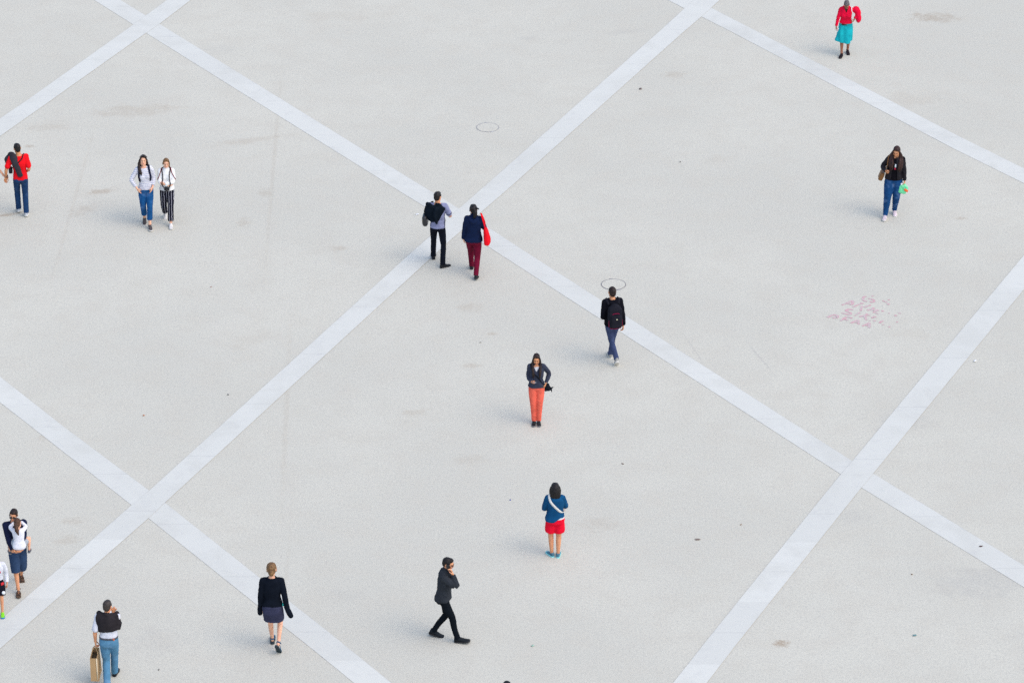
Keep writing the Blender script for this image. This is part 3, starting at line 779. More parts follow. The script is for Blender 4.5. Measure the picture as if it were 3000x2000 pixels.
# ------------------------------------------------------------------ wardrobe colours
BLK = (.0085, .010, .015); INK = (.006, .012, .024)
H_BLK = hairmat('hair_black', (.004, .003, .003), (.013, .009, .008)); H_BRN = hairmat('hair_dark_brown', (.007, .004, .003), (.034, .014, .010))
H_LBR = hairmat('hair_light_brown', (.095, .048, .018), (.25, .135, .052)); H_GRY = hairmat('hair_grey', (.065, .055, .055), (.17, .15, .15))
H_SLT = hairmat('hair_greying', (.020, .016, .014), (.062, .048, .04)); H_CHE = hairmat('hair_chestnut', (.035, .015, .008), (.12, .052, .026))
RUB_W = plain('white_rubber', (.62, .60, .55), .7); RUB_B = plain('black_rubber', (.02, .02, .022), .75); RUB_G = plain('grey_rubber', (.20, .20, .20), .8)
SHOE_B = fabric('black_shoe', (.018, .02, .024), spec=.3, rough=.6); SHOE_W = fabric('white_canvas', (.62, .60, .57)); SHOE_G = fabric('grey_canvas', (.085, .075, .078))
GLASSY = plain('black_glass', (.008, .008, .01), .12, .6)

def grid_cloth(P, name, label, cat, ths, zt, zb, offs, mat, thick=.02, wr=.016, n=15, tubes=None, voxel=.010):
    """cloth laid round the trunk: th range, top/bottom z functions, distance from the trunk"""
    g = Geo(); R0 = []
    for i in range(n):
        f = i/(n-1); th = lerp(ths[0], ths[1], f); row = []
        zs = [lerp(zt(f), zb(f), k/11) for k in range(12)]
        out_ = [P.surf(th, z, offs(f, k/11)) for k, z in enumerate(zs)]
        inn = [P.surf(th, z, offs(f, k/11)-thick) for k, z in enumerate(zs)]
        R0.append(out_+inn[::-1])
    g.rings(R0)
    if tubes:
        for pts, r in tubes: g.tube(pts, r, sub=3)
    return P.one(name, label, cat, g, mat, voxel, 3, (wr, 7, 8))

def strap(P, name, e, pts, w, mat, objs, off=.008, th=.006):
    S, N = P.snap(pts, objs, off)
    return P.part(e, name, Geo().ribbon(S, N, w, th), mat)

# 1 ---- man in a red t-shirt, left edge
p = Person('man in a red t-shirt and dark jeans walking away at the left edge', [(-10.66,76.86),(-10.475,76.66)], 188, 1.71, lean=3, side=2, head=(4, 12, 3), shw=.97,
    arms=(dict(w=(.32,-.03,.93), e=(.6,1,.1), d=(.25,-.25,-1), n=(-.4,1,0), c=.7), dict(w=(.15,-.12,1.00), e=(.4,1,0), d=(-.3,-.5,-.9), n=(-1,0,.2), c=.2)), feetspec=((6,12),(4,8)), skin='olive')
p.hairm = H_BLK; p.body(face=False); p.hair('short', H_BLK)
p.trousers('jeans', fabric('indigo_denim', (.012, .045, .125), fade=.10), off=.012, knee=.068, hem=.062)
t1 = p.top('t_shirt', fabric('red_jersey', (.78, .006, .012)), off=.018, hem=.90, sleeve=.36, soff=.018, cuff=.008, neck=1.46)
p.shoe(fabric('pale_trainers', (.50, .52, .55)), RUB_W)
w = Geo(); A = p.arm[0]; w.tube([A['W']-A['d']*.05+(A['E']-A['W']).normalized()*.0, A['W']-A['d']*.025], [.034, .034], sub=1)
p.add('wristband', w, plain('dark_band', (.03, .02, .02), .6), None)
g = Geo().tube([p.surf(40, 1.36, .05), p.surf(62, 1.44, .085), p.surf(100, 1.475, .085), p.surf(140, 1.43, .055), p.surf(152, 1.33, .045), p.surf(165, 1.2, .042), p.surf(180, 1.02, .045)], [(.06, .03), (.08, .045), (.09, .048), (.09, .04), (.072, .036), (.068, .034), (.064, .028)], ref=(0, 0, 1) and (.2, 1, .3), sub=4)
g.tube([p.surf(62, 1.45, .10), p.surf(78, 1.38, .125), p.surf(88, 1.30, .12)], [.05, .05, .03], sub=3)
p.one('folded_jacket', 'charcoal jacket hung over the left shoulder of the man in the red t-shirt', 'jacket', g, fabric('charcoal_knit', (.040, .036, .044)), .009, 3, (.012, 10, 8))
e = p.item('camera_bag', 'small black bag at the left hip of the man in the red t-shirt', 'bag', p.surf(85, 1.08, .06))
p.part(e, 'pouch', Geo().box(p.surf(95, 1.12, .075), (.09, .16, .13), p.R(1.1)), fabric('black_nylon', (.018, .018, .022), spec=.3), .008, 2)
strap(p, 'strap', e, [(95,1.16,.05),(120,1.2,.03),(165,1.3,.02),(205,1.40,.02),(232,1.455,.03),(265,1.475,.05),(300,1.44,.04)], .024, fabric('black_nylon', (.018, .018, .022), spec=.3), [t1])

# 1b --- the companion whose hand he holds (only the arm is inside the frame)
p = Person('companion at the left edge, bare arm reaching in to the man in red', [(-11.62,76.75),(-11.50,76.60)], 185, 1.66, sex='f',
    arms=(dict(), dict(w=(.47,.0,.89), e=(.2,1,-.5), d=(.9,-.05,-.35), n=(0,1,-.2), c=.7)), skin='light')
p.hairm = H_BRN; p.body(face=False); p.hair('longback', H_BRN)
p.trousers('trousers', fabric('beige_twill', (.42, .36, .27)), knee=.07, hem=.065)
p.top('blouse', fabric('white_cotton', (.66, .66, .67)), off=.016, hem=.93, sleeve=.4, soff=.02, cuff=.01)
p.shoe(SHOE_W, RUB_W)

# 2 ---- woman in a striped top
p = Person('woman in a striped long-sleeved top and cropped blue jeans, hands in her pockets', [(-7.730,76.02),(-7.872,76.36)], 8, 1.75, sex='f', lean=-1, side=-3, head=(-4, -4, 5), girth=1.02,
    arms=(dict(w=(.15,-.10,1.00), e=(.45,1,.1), d=(-.35,-.35,-.9), n=(-.8,.3,0), c=.15), dict(w=(.20,-.10,.99), e=(1,.25,.35), d=(-.45,-.35,-.8), n=(-.7,.4,0), c=.15)), feetspec=((4,-4),(6,16)), skin='light')
p.hairm = H_BRN; p.body()
def ex(g, H, T):
    T([(-.085, .0, 1.62), (-.10, -.02, 1.54), (-.10, -.07, 1.45), (-.085, -.13, 1.37), (-.075, -.14, 1.31)], [.026, .034, .036, .030, .012])
p.hair('longback', H_BRN, ex)
p.trousers('jeans', fabric('mid_blue_denim', (.010, .090, .26), fade=.22), off=.013, end=.86, knee=.066, hem=.064)
t1 = p.top('striped_top', fabric('striped_jersey', (.68, .68, .71), stripe=('Z', .038, .26, (.33, .34, .50))), off=.018, hem=.945, soff=.017, sleeve=.90, cuff=.004, flare=.006, neck=1.45)
p.shoe(SHOE_G, RUB_W)
g = Geo()
for sd in (1, -1): g.ell(p.Hd((sd*.034, -.045, 1.748)), (.028, .010, .018), p.HR())
g.tube([p.Hd((-.03, -.05, 1.755)), p.Hd((.03, -.05, 1.755))], [.005, .005], sub=1)
for sd in (1, -1): g.tube([p.Hd((sd*.058, -.045, 1.748)), p.Hd((sd*.092, .0, 1.71)), p.Hd((sd*.09, .05, 1.68))], [.004, .004, .004], sub=2)
p.add('sunglasses', g, GLASSY, None)
NAVY = fabric('navy_nylon', (.010, .012, .034), spec=.25)
e = p.item('backpack', 'navy backpack worn by the woman in the striped top, its shoulder straps in front', 'backpack', (0, .2, 1.05))
p.part(e, 'pack', Geo().box(p.B((0, .21, 1.24)), (.28, .16, .40), p.R(1.3)).box(p.B((0, .30, 1.16)), (.22, .06, .20), p.R(1.3)), NAVY, .010, 4, (.006, 8, 8))
for sd in (1, -1):
    f = (lambda a: a) if sd > 0 else (lambda a: 360-a)
    strap(p, 'shoulder_strap', e, [(f(150),1.42,.05),(f(118),1.462,.05),(f(84),1.47,.045),(f(54),1.435,.04),(f(46),1.36,.03),(f(46),1.26,.03),(f(54),1.15,.03)], .052, NAVY, [t1], .012, .012)

# 3 ---- woman in white with a camera
p = Person('fair-haired woman in a white sweatshirt and black striped trousers, arms folded', [(-7.318,76.10),(-7.47,76.62)], 2, 1.64, sex='f', lean=1, head=(2, 4, 4), girth=1.06,
    arms=(dict(w=(-.050,-.205,1.155), e=(1,-.05,-.6), d=(-1,.30,.12), n=(0,1,0), c=.3), dict(w=(-.055,-.195,1.115), e=(1,-.05,-.6), d=(-1,.35,.1), n=(0,1,0), c=.3)), feetspec=((4,-3),(5,38)), skin='light')
p.hairm = H_LBR; p.body(); p.hair('pony', H_LBR)
p.trousers('striped_trousers', fabric('pinstripe', (.012, .012, .022), stripe=('X', .052, .16, (.42, .42, .46))), off=.016, knee=.074, hem=.072, end=.93)
WHT = fabric('white_fleece', (.80, .80, .78), var=.06)
t1 = p.top('sweatshirt', WHT, off=.024, hem=.93, soff=.022, sleeve=.95, neck=1.475, collar=.012)
p.shoe(SHOE_W, RUB_W)
RED = fabric('dark_red_webbing', (.20, .012, .022))
e = p.item('backpack', 'backpack with thin dark red straps worn by the woman in the white sweatshirt', 'backpack', (0, .2, 1.05))
p.part(e, 'pack', Geo().box(p.B((0, .205, 1.25)), (.24, .13, .34), p.R(1.3)), fabric('red_nylon', (.20, .012, .022), spec=.3), .010, 4, (.006, 8, 8))
for sd in (1, -1):
    f = (lambda a: a) if sd > 0 else (lambda a: 360-a)
    strap(p, 'shoulder_strap', e, [(f(150),1.42,.05),(f(112),1.465,.05),(f(82),1.47,.045),(f(58),1.435,.04),(f(52),1.36,.03),(f(55),1.27,.03),(f(75),1.2,.03)], .022, RED, [t1], .008, .008)
e = p.item('camera', 'black camera hanging on a neck strap against the white sweatshirt', 'camera', (0, -.2, 1.0))
cb = plain('camera_black', (.012, .012, .014), .5, .4)
c = p.surf(2, 1.015, .085)
p.part(e, 'camera_body', Geo().box(c, (.13, .055, .085)).box(c+V((0, 0, .045)), (.05, .045, .03)), cb, .006, 2)
p.part(e, 'lens', Geo().tube([c+V((0, -.02, -.004)), c+V((0, -.07, -.004))], [.033, .031], ref=(0, 0, 1), sub=2, dome=False), cb)
for sd in (1, -1):
    f = (lambda a: a) if sd > 0 else (lambda a: 360-a)
    P_ = catmull([p.surf(f(140), 1.49, .05), p.surf(f(90), 1.495, .055), p.surf(f(45), 1.45, .055), p.surf(f(26), 1.36, .05), p.surf(f(23), 1.25, .085), p.surf(f(22), 1.17, .15), p.surf(f(20), 1.10, .13), c+V((sd*.065, .0, .03))], 4)
    C0 = p.B((0, .02, 1.3)); p.part(e, 'neck_strap', Geo().ribbon(P_, [(q-C0) for q in P_], .024, .006), fabric('black_webbing', (.02, .016, .02)))

# 4 ---- man in a grey t-shirt
p = Person('dark-haired man in a grey t-shirt and black trousers seen from behind', [(-1.642,74.56),(-1.440,74.13)], 174, 1.75, lean=1, head=(3, -16, 0),
    arms=(dict(w=(.15,-.20,1.12), e=(.5,1,-.3), d=(-.4,-1,.1), n=(-1,0,.3), c=.4), dict(w=(.16,-.23,1.19), e=(.75,1,-.5), d=(-.35,-1,.35), n=(-1,0,.3), c=.6)), feetspec=((12,0),(52,0)), skin='tan')
p.hairm = H_BLK; p.body(face=False); p.hair('short', H_BLK)
p.trousers('trousers', fabric('black_twill', (.007, .009, .016)), off=.011, knee=.061, hem=.060)
t1 = p.top('t_shirt', fabric('heather_grey_jersey', (.27, .29, .45)), off=.02, hem=.915, sleeve=.34, soff=.016, cuff=.008, neck=1.455)
g = Geo(); A = p.armpath(1, .325, .35, 3); p.limb(g, A, lambda t: p.armr(t)+.026, dome=False); p.add('sleeve_trim', g, fabric('dark_trim', (.03, .02, .03)), None)
p.shoe(SHOE_B, RUB_B)
BJ = fabric('black_jacket_cloth', (.006, .011, .018))
grid_cloth(p, 'jacket', 'black jacket draped over the back of the man in the grey t-shirt', 'jacket', (44, 243), lambda f: 1.485-.02*abs(f-.5)-.02*f, lambda f: lerp(1.22, 1.07, sm(f/.62))+.30*sm((f-.70)/.3),
    lambda f, k: .045+.100*math.exp(-((f-.22)/.26)**2)*(.75+.45*k), BJ, .022, .018, tubes=[([p.surf(50, 1.34, .10), p.surf(74, 1.42, .115), p.surf(105, 1.455, .10), p.surf(140, 1.44, .07)], [.04, .045, .05, .04]), ([p.surf(175, 1.40, .06), p.surf(168, 1.25, .065), p.surf(178, 1.06, .05)], [.04, .045, .03]), ([p.surf(165, 1.49, .03), p.surf(200, 1.485, .03), p.surf(235, 1.47, .03)], [.028, .03, .02])])
e = p.item('shoulder_bag', 'black leather bag at the left hip of the man in the grey t-shirt', 'bag', (.26, .06, .93))
BL = plain('black_leather', (.012, .012, .014), .38, .5)
p.part(e, 'bag_body', Geo().box((.265, .05, 1.06), (.10, .28, .24), ry(.12)).box((.31, .05, 1.02), (.03, .2, .12), ry(.12)), BL, .009, 3, (.006, 9, 9))
strap(p, 'strap', e, [(100,1.44,.06),(70,1.45,.05),(40,1.38,.04),(10,1.27,.03),(-30,1.17,.03),(-65,1.08,.03),(-95,1.0,.03),(-118,.96,.03)], .032, BL, [t1], .006)
e = p.item('phone', 'dark phone held up in front by the man in the grey t-shirt', 'phone', (-.1, -.3, 1.2))
A = p.arm[1]; c = A['W']+A['d']*.1+A['n']*.03
p.part(e, 'phone_case', Geo().box(c, (.075, .012, .15), rx(.5)), GLASSY, .004, 1)

# 5 ---- woman in navy and maroon
p = Person('woman in a navy jacket and maroon trousers walking away beside the man in grey', [(-.870,74.20),(-.775,73.655)], 176, 1.70, sex='f', girth=1.12, lean=1, head=(2, 14, -2),
    arms=(dict(w=(.235,-.02,.86), e=(.5,1,0), d=(-.1,-.25,-1), n=(-.9,-.3,0), c=.35), dict(w=(.13,-.22,1.20), e=(.7,.9,-.4), d=(-.6,-.5,.5), n=(-.5,.5,.3), c=.7)), feetspec=((2,0),(4,14)), skin='light')
p.hairm = H_BLK; p.body(face=False); p.hair('tied', H_BLK, lambda g, H, T: T([(.03, .10, 1.71), (.08, .12, 1.70), (.10, .11, 1.66)], [.02, .02, .012]))
p.trousers('trousers', fabric('maroon_twill', (.165, .004, .026)), off=.015, knee=.068, hem=.056)
t1 = p.top('jacket', fabric('navy_fleece', (.004, .013, .050)), off=.036, hem=.90, soff=.024, sleeve=.99, hood=True, neck=1.49, collar=.02, wr=.012, flare=-.006, cuff=.004)
p.shoe(SHOE_B, RUB_B)
RB = fabric('red_canvas', (.72, .004, .012))
e = p.item('tote_bag', 'bright red tote bag hanging from the right shoulder of the woman in navy', 'bag', (-.3, .05, .78))
g = Geo(); R0 = []
for z, hx, hy, cx in ((.80, .045, .165, -.315), (.815, .065, .185, -.31), (.90, .070, .175, -.30), (1.0, .060, .155, -.285), (1.10, .045, .135, -.27), (1.16, .03, .12, -.262)):
    R0.append([V((cx+hx*math.copysign(abs(cos(a))**.6, cos(a)), .04+hy*math.copysign(abs(sin(a))**.6, sin(a)), z)) for a in [2*pi*j/24 for j in range(24)]])
g.rings(R0); p.part(e, 'bag_body', g, RB, .010, 3, (.012, 8, 8))
for y in (.10, -.03):
    P_ = catmull([V((-.275, y+.03, 1.10)), V((-.255, y+.04, 1.25)), V((-.205, y*.6+.05, 1.42)), V((-.165, .01, 1.49)), V((-.175, -.06, 1.45)), V((-.235, y*.5-.08, 1.28)), V((-.27, y-.05, 1.12))], 4)
    p.part(e, 'handle', Geo().ribbon(P_, [(q-V((-.1, .0, 1.25))) for q in P_], .026, .01), RB)

# 6 ---- man with a backpack
p = Person('man in a black hooded top and grey-blue jeans walking away, carrying a backpack', [(2.085,69.70),(1.955,70.15)], 193, 1.775, lean=4, head=(1, 2, 0), girth=.93, legw=.92, shw=.92, pel=(.04, 0, 0),
    arms=(dict(w=(.15,-.16,1.00), e=(.3,1,.1), d=(-.4,-.5,-.8), n=(-1,0,0), c=.25), dict(w=(.225,.03,.875), e=(.4,1,0), d=(.02,-.1,-1), n=(-1,-.1,0), c=.5)), feetspec=((-4,42),(4,-6)), skin='tan')
p.hairm = H_BRN; p.body(face=False); p.hair('crop', H_BRN)
p.trousers('jeans', fabric('grey_blue_denim', (.048, .068, .150), fade=.10), off=.010, knee=.057, hem=.054)
t1 = p.top('hooded_top', fabric('black_sweat', (.006, .006, .010)), off=.034, hem=.92, soff=.022, sleeve=.98, hood=True, neck=1.475)
p.shoe(fabric('pale_canvas_shoe', (.36, .36, .33)), RUB_W)
BP = fabric('black_pack_nylon', (.014, .014, .021), spec=.25); MG = fabric('magenta_trim', (.24, .008, .05))
e = p.item('backpack', 'black backpack with thin magenta trim on the back of the walking man', 'backpack', (0, .24, .95))
rb = p.R(1.25)
p.part(e, 'pack', Geo().box(p.B((0, .215, 1.165)), (.285, .17, .47), rb).ell(p.B((0, .21, 1.345)), (.115, .085, .10), rb).box(p.B((0, .29, 1.10)), (.215, .10, .28), rb), BP, .010, 4, (.007, 8, 8))
P_ = [p.B((lerp(-.07, .07, i/8), .335-.03*abs(i-4)/4, 1.255+.022*(1-((i-4)/4)**2))) for i in range(9)]
p.part(e, 'zip_trim', Geo().tube(P_, [.008]*9, sub=1), MG)
p.part(e, 'base_trim', Geo().tube([p.B((lerp(-.11, .11, i/6), .31-.035*abs(i-3)/3, .955)) for i in range(7)], [.011]*7, sub=2), MG)
for sd in (1, -1): p.part(e, 'side_trim', Geo().tube([p.B((sd*.139, .27, z)) for z in (.99, 1.06, 1.12)], [.006, .008, .006], sub=2), MG)
p.part(e, 'badge', Geo().ell(p.B((-.01, .343, 1.16)), (.012, .006, .014), rb), plain('pale_badge', (.8, .76, .5), .4))
for sd in (1, -1):
    f = (lambda a: a) if sd > 0 else (lambda a: 360-a)
    strap(p, 'shoulder_strap', e, [(f(150),1.40,.06),(f(112),1.462,.06),(f(82),1.47,.055),(f(54),1.435,.05),(f(48),1.35,.04),(f(50),1.24,.04)], .05, BP, [t1], .012, .012)

# 7 ---- woman in coral trousers
p = Person('long-haired woman in a slate jacket and coral trousers standing still', [(.522,67.10),(.429,67.10)], 0, 1.61, sex='f', head=(17, -3, 0), girth=1.05, legw=1.10,
    arms=(dict(w=(.205,-.02,1.01), e=(.75,.8,.1), d=(-.3,-.25,-.9), n=(-1,.0,0), c=.3), dict(w=(.10,-.20,1.13), e=(.45,.9,-.7), d=(-.35,-.9,.15), n=(-.35,.15,1), c=.75)), feetspec=((2,0),(3,0)), skin='olive')
p.hairm = H_BLK; p.body(); p.hair('long', H_BRN)
p.trousers('trousers', fabric('coral_twill', (.78, .135, .085)), off=.012, knee=.064, hem=.058, wr=.007)
t0 = p.top('white_top', fabric('white_cotton', (.66, .66, .67)), off=.010, hem=.98, sleeve=0, neck=1.43)
t1 = p.top('jacket', fabric('slate_denim', (.040, .047, .076)), off=.026, hem=.93, soff=.020, sleeve=.97, neck=1.475, collar=.01, wr=.010, flare=.004, cutf=lambda q: q.y < -.05 and q.z-p.pel.z > 1.335 and abs(q.x-p.pel.x) < (q.z-p.pel.z-1.335)*.55)
for k, (th, z) in enumerate(((-34, 1.395), (-27, 1.375), (30, 1.385))):
    q, n_ = p.snap([(th, z), (th+1, z), (th+2, z)], [t1], .003, 1)
    p.add('badge', Geo().ell(q[0], (.009, .009, .009)), plain('metal_badge', (.55, .55, .5), .35, .6), None)
p.shoe(SHOE_B, RUB_G)
NB = fabric('black_bag_cloth', (.010, .012, .018), spec=.25)
e = p.item('crossbody_bag', 'small black crossbody bag at the hip of the woman in coral trousers', 'bag', (.25, .06, .8))
p.part(e, 'bag_body', Geo().box((.225, .06, .865), (.13, .12, .15), ry(-.25)).ell((.25, .06, .84), (.075, .06, .06)), NB, .008, 3, (.008, 12, 12))
p.part(e, 'tassel', Geo().tube([V((.29, .04, .84)), V((.32, .03, .85)), V((.35, .02, .885))], [.018, .026, .010], sub=3).tube([V((.30, .04, .84)), V((.325, .03, .82)), V((.335, .02, .775))], [.016, .02, .008], sub=3).tube([V((.35, .02, .885)), V((.375, .02, .89))], [.016, .008], sub=2), NB, .006, 1)
strap(p, 'strap', e, [(262,1.47,.04),(290,1.45,.04),(318,1.39,.03),(345,1.29,.03),(15,1.19,.03),(38,1.10,.03),(58,1.01,.035),(80,.92,.05)] and [(-98,1.47,.04),(-70,1.45,.04),(-42,1.39,.03),(-15,1.29,.03),(15,1.19,.03),(38,1.10,.03),(58,1.01,.035),(80,.92,.05)], .026, NB, [t1], .008)
e = p.item('phone', 'phone in the raised right hand of the woman in coral trousers', 'phone', (-.1, -.3, 1.13))
A = p.arm[1]; c = A['W']+A['d']*.085+A['n']*.032
p.part(e, 'phone_case', Geo().box(c, (.072, .145, .012), rx(-.25) @ rz(.35)), plain('pale_phone_case', (.5, .5, .55), .4), .004, 1)
p.part(e, 'screen', Geo().box(c+V((0, 0, .0065)), (.062, .13, .004), rx(-.25) @ rz(.35)), GLASSY)

# 8 ---- woman in red shorts
p = Person('dark-haired woman in a blue sweater and red shorts seen from behind', [(.728,62.055),(.843,62.03)], 180, 1.60, sex='f', girth=1.16, head=(8, 3, 0), shw=1.06, legw=1.04,
    arms=(dict(w=(.165,-.20,1.05), e=(.55,1,-.1), d=(-.5,-1,0), n=(-.8,0,-.3), c=.4), dict(w=(.12,-.24,1.22), e=(.5,.8,-.35), d=(-.5,-1,.3), n=(-.8,0,-.3), c=.4)), feetspec=((32,0),(6,0)), skin='tan')
p.hairm = H_BLK; p.body(face=False); p.hair('bob', H_BLK)
p.trousers('shorts', fabric('red_cotton', (.82, .004, .028)), off=.020, waist=.99, end=.37, flare=.036, wr=.008)
t0 = Geo(); t0.rings([p.tring(z, .026) for z in (.955, .98, 1.01, 1.04)]); p.add('white_undershirt', t0, fabric('white_cotton', (.66, .66, .67)), .0088)
t1 = p.top('sweater', fabric('petrol_blue_knit', (.004, .075, .19)), off=.036, hem=.90, soff=.022, sleeve=.93, neck=1.47, wr=.010, cutf=lambda q: q.z-p.pel.z < .895+.105*sm((.07-q.x)/.2))
p.shoe(fabric('turquoise_mesh', (.09, .22, .30)), plain('mint_rubber', (.22, .68, .70), .6))
WS = fabric('white_leather', (.70, .68, .62), var=.05)
e = p.item('shoulder_bag', 'white bag on a broad white strap worn by the woman in red shorts', 'bag', (-.1, -.25, .95))
p.part(e, 'bag_body', Geo().box((-.13, -.245, 1.03), (.22, .08, .15)), WS, .008, 3)
strap(p, 'strap', e, [(66,1.435,.03),(92,1.465,.04),(120,1.445,.04),(150,1.37,.03),(180,1.26,.03),(208,1.17,.03),(232,1.12,.03),(262,1.09,.035),(300,1.06,.035)], .050, WS, [t1], .008)
e = p.item('sunglasses', 'small dark glasses in the left hand of the woman in red shorts', 'sunglasses', (.2, -.3, 1.05))
A = p.arm[0]; c = A['W']+A['d']*.09+A['n']*.03
p.part(e, 'frame', Geo().ell(c+V((.03, 0, 0)), (.03, .008, .02)).ell(c-V((.03, 0, 0)), (.03, .008, .02)).tube([c+V((-.02, 0, 0)), c+V((.02, 0, 0))], [.005, .005], sub=1), GLASSY)

# 9 ---- woman in red jacket and turquoise skirt
p = Person('woman in a red jacket and turquoise skirt looking down, at the top right edge', [(7.935,85.72),(7.775,85.50)], -6, 1.62, sex='f', lean=13, side=0, head=(30, 6, 0), girth=1.02,
    arms=(dict(w=(.24,-.12,1.14), e=(1,.8,-.1), d=(-.3,-.5,-.6), n=(-1,0,.2), c=.8), dict(w=(.27,-.20,.86), e=(.6,1,.1), d=(.05,-.25,-1), n=(-1,.3,0), c=.7)), feetspec=((10,4),(12,-2)), skin='brown', pel=(0, .03, 0))
p.hairm = H_GRY; p.body(); p.hair('short', H_GRY)
t0 = p.top('brown_top', fabric('brown_jersey', (.075, .032, .030)), off=.008, hem=.925, sleeve=0, neck=1.455, flare=.012)
t1 = p.top('jacket', fabric('crimson_jersey', (.76, .003, .040)), off=.034, hem=.975, soff=.018, sleeve=.97, neck=1.47, hood=True, flare=.008, cutf=lambda q: q.y < -.05 and q.z-p.pel.z > 1.33 and abs(q.x-p.pel.x) < (q.z-p.pel.z-1.33)*.4)
g = Geo(); R0 = []
def fold(th, f):
    k = f**1.3
    return (.022*sin(5*th+.6)+.012*sin(9*th+2))*k+.02*f+.14*f**3*math.exp(-((th-pi*1.02)/.5)**2), -.035*f*f+.03*f*sin(th*2+1)
for i, z in enumerate([1.02, .98, .94, .90, .85, .80, .74, .68, .61, .54, .475]): R0.append(p.skirt_ring(z, .020, 56, fold, i/10))
g.rings(R0); p.add('skirt', g, fabric('turquoise_cotton', (.010, .45, .50)), .010, 2, (.006, 8, 5))
p.shoe(fabric('dark_pumps', (.020, .014, .018), spec=.3), RUB_B)
e = p.item('shoulder_bag', 'bulging red bag on the shoulder of the woman in the turquoise skirt', 'bag', (.34, .05, .95))
RC = fabric('crimson_bag', (.76, .003, .040))
p.part(e, 'bag_body', Geo().ell((.265, -.01, 1.36), (.10, .10, .10)).ell((.325, .02, 1.24), (.085, .12, .15)).ell((.345, .03, 1.10), (.080, .11, .14)), RC, .010, 4, (.014, 7, 7))
P_ = catmull([V((.20, -.13, 1.30)), V((.165, -.17, 1.36)), V((.15, -.16, 1.43)), V((.15, -.08, 1.475)), V((.2, .0, 1.42))], 4)
p.part(e, 'strap', Geo().ribbon(P_, [(q-V((0, 0, 1.2))) for q in P_], .022, .008), fabric('white_webbing', (.7, .68, .66)))
e = p.item('paper_cup', 'white paper cup in the right hand of the woman in the turquoise skirt', 'cup', (-.28, -.25, .75))
A = p.arm[1]; c = A['W']+A['d']*.09+A['n']*.035
p.part(e, 'cup', Geo().tube([c-V((0, 0, .045)), c+V((0, 0, .045))], [.028, .038], sub=3, dome=False), plain('white_paper', (.8, .8, .8), .6))
p.part(e, 'lid', Geo().tube([c+V((0, 0, .044)), c+V((0, 0, .053))], [.041, .036], sub=2, dome=False), plain('white_lid', (.76, .77, .8), .35))

# 10 --- woman in black jacket and jeans on the right
p = Person('long-haired woman in a black jacket and blue jeans looking at her phone', [(8.215,76.82),(7.995,76.56)], -4, 1.725, sex='f', girth=1.10, lean=3, side=4, head=(20, -12, -2), legw=1.24, pel=(.05, 0, 0),
    arms=(dict(w=(.245,-.04,.86), e=(.4,1,0), d=(.02,-.15,-1), n=(-1,-.1,0), c=.9), dict(w=(.18,-.185,1.17), e=(.75,.9,-.6), d=(-.2,-.95,.15), n=(-.5,.1,.85), c=.75)), feetspec=((5,8),(10,-4)), skin='olive')
p.hairm = H_BRN; p.body(); p.hair('long', hairmat('hair_auburn', (.010, .0035, .003), (.060, .020, .013)), lambda g, H, T: [T([(sd*.08, -.005, 1.60), (sd*.115, -.02, 1.50), (sd*.125, -.07, 1.38), (sd*.12, -.12, 1.26), (sd*.11, -.13, 1.17)], [.03, .04, .045, .042, .02]) for sd in (1, -1)])
p.trousers('jeans', fabric('blue_denim', (.008, .062, .19), fade=.42), off=.016, knee=.066, hem=.050)
BT = fabric('black_top', (.007, .006, .009))
t0 = p.top('black_top', BT, off=.024, hem=.925, sleeve=0, neck=1.45)
t1 = p.top('jacket', fabric('black_leather_jacket', (.012, .010, .014), spec=.35, rough=.55), off=.040, hem=.945, soff=.022, sleeve=.98, neck=1.475, open_=(.075, .03), wr=.010)
S, N = p.snap([(-6, 1.305), (0, 1.305), (6, 1.305)], [t0], .004, 2); p.add('shirt_print', Geo().ribbon(S, N, .075, .004), plain('white_print', (.62, .66, .66), .8), None)
S, N = p.snap([(-7, 1.235), (0, 1.23), (6, 1.235)], [t0], .004, 2); p.add('shirt_print', Geo().ribbon(S, N, .05, .004), plain('red_print', (.5, .01, .05), .8), None)
p.shoe(fabric('pale_pink_trainers', (.66, .55, .58)), RUB_W)
BB = plain('tan_leather', (.20, .085, .020), .5, .4)
e = p.item('shoulder_bag', 'tan bag tucked behind the right hip of the woman in the black jacket', 'bag', (-.27, .08, .88))
p.part(e, 'bag_body', Geo().box((-.225, .07, .955), (.10, .24, .20), ry(.35)), BB, .009, 3, (.005, 9, 9))
strap(p, 'strap', e, [(280,.99,.06),(300,1.2,.06),(296,1.36,.05),(275,1.46,.06),(255,1.44,.06),(245,1.3,.05)], .03, BB, [t1], .01)
e = p.item('phone', 'dark phone in the right hand of the woman in the black jacket', 'phone', (-.2, -.3, 1.17))
A = p.arm[1]; c = A['W']+A['d']*.085+A['n']*.03
p.part(e, 'phone_case', Geo().box(c, (.072, .145, .012), rx(-.45) @ rz(.2)), GLASSY, .004, 1)
e = p.item('snack_bag', 'light green packet with an orange patch held by the woman in black', 'bag', (.25, -.06, .6))
A = p.arm[0]; c = A['W']+A['d']*.19
p.part(e, 'packet', Geo().box(c+V((-.035, -.01, .0)), (.20, .07, .20), ry(.3)).ell(c+V((-.03, 0, .10)), (.05, .03, .05)), plain('mint_foil', (.14, .62, .30), .45, .5, 0, .3, 18), .009, 2, (.016, 12, 12))
p.part(e, 'label_patch', Geo().ell(c+V((.035, -.045, -.01)), (.055, .016, .032), ry(.6)), plain('orange_print', (.80, .13, .03), .5))
p.part(e, 'closure', Geo().box(c+V((-.07, -.01, .12)), (.06, .03, .05)), plain('white_closure', (.72, .74, .76), .5), .007, 1)

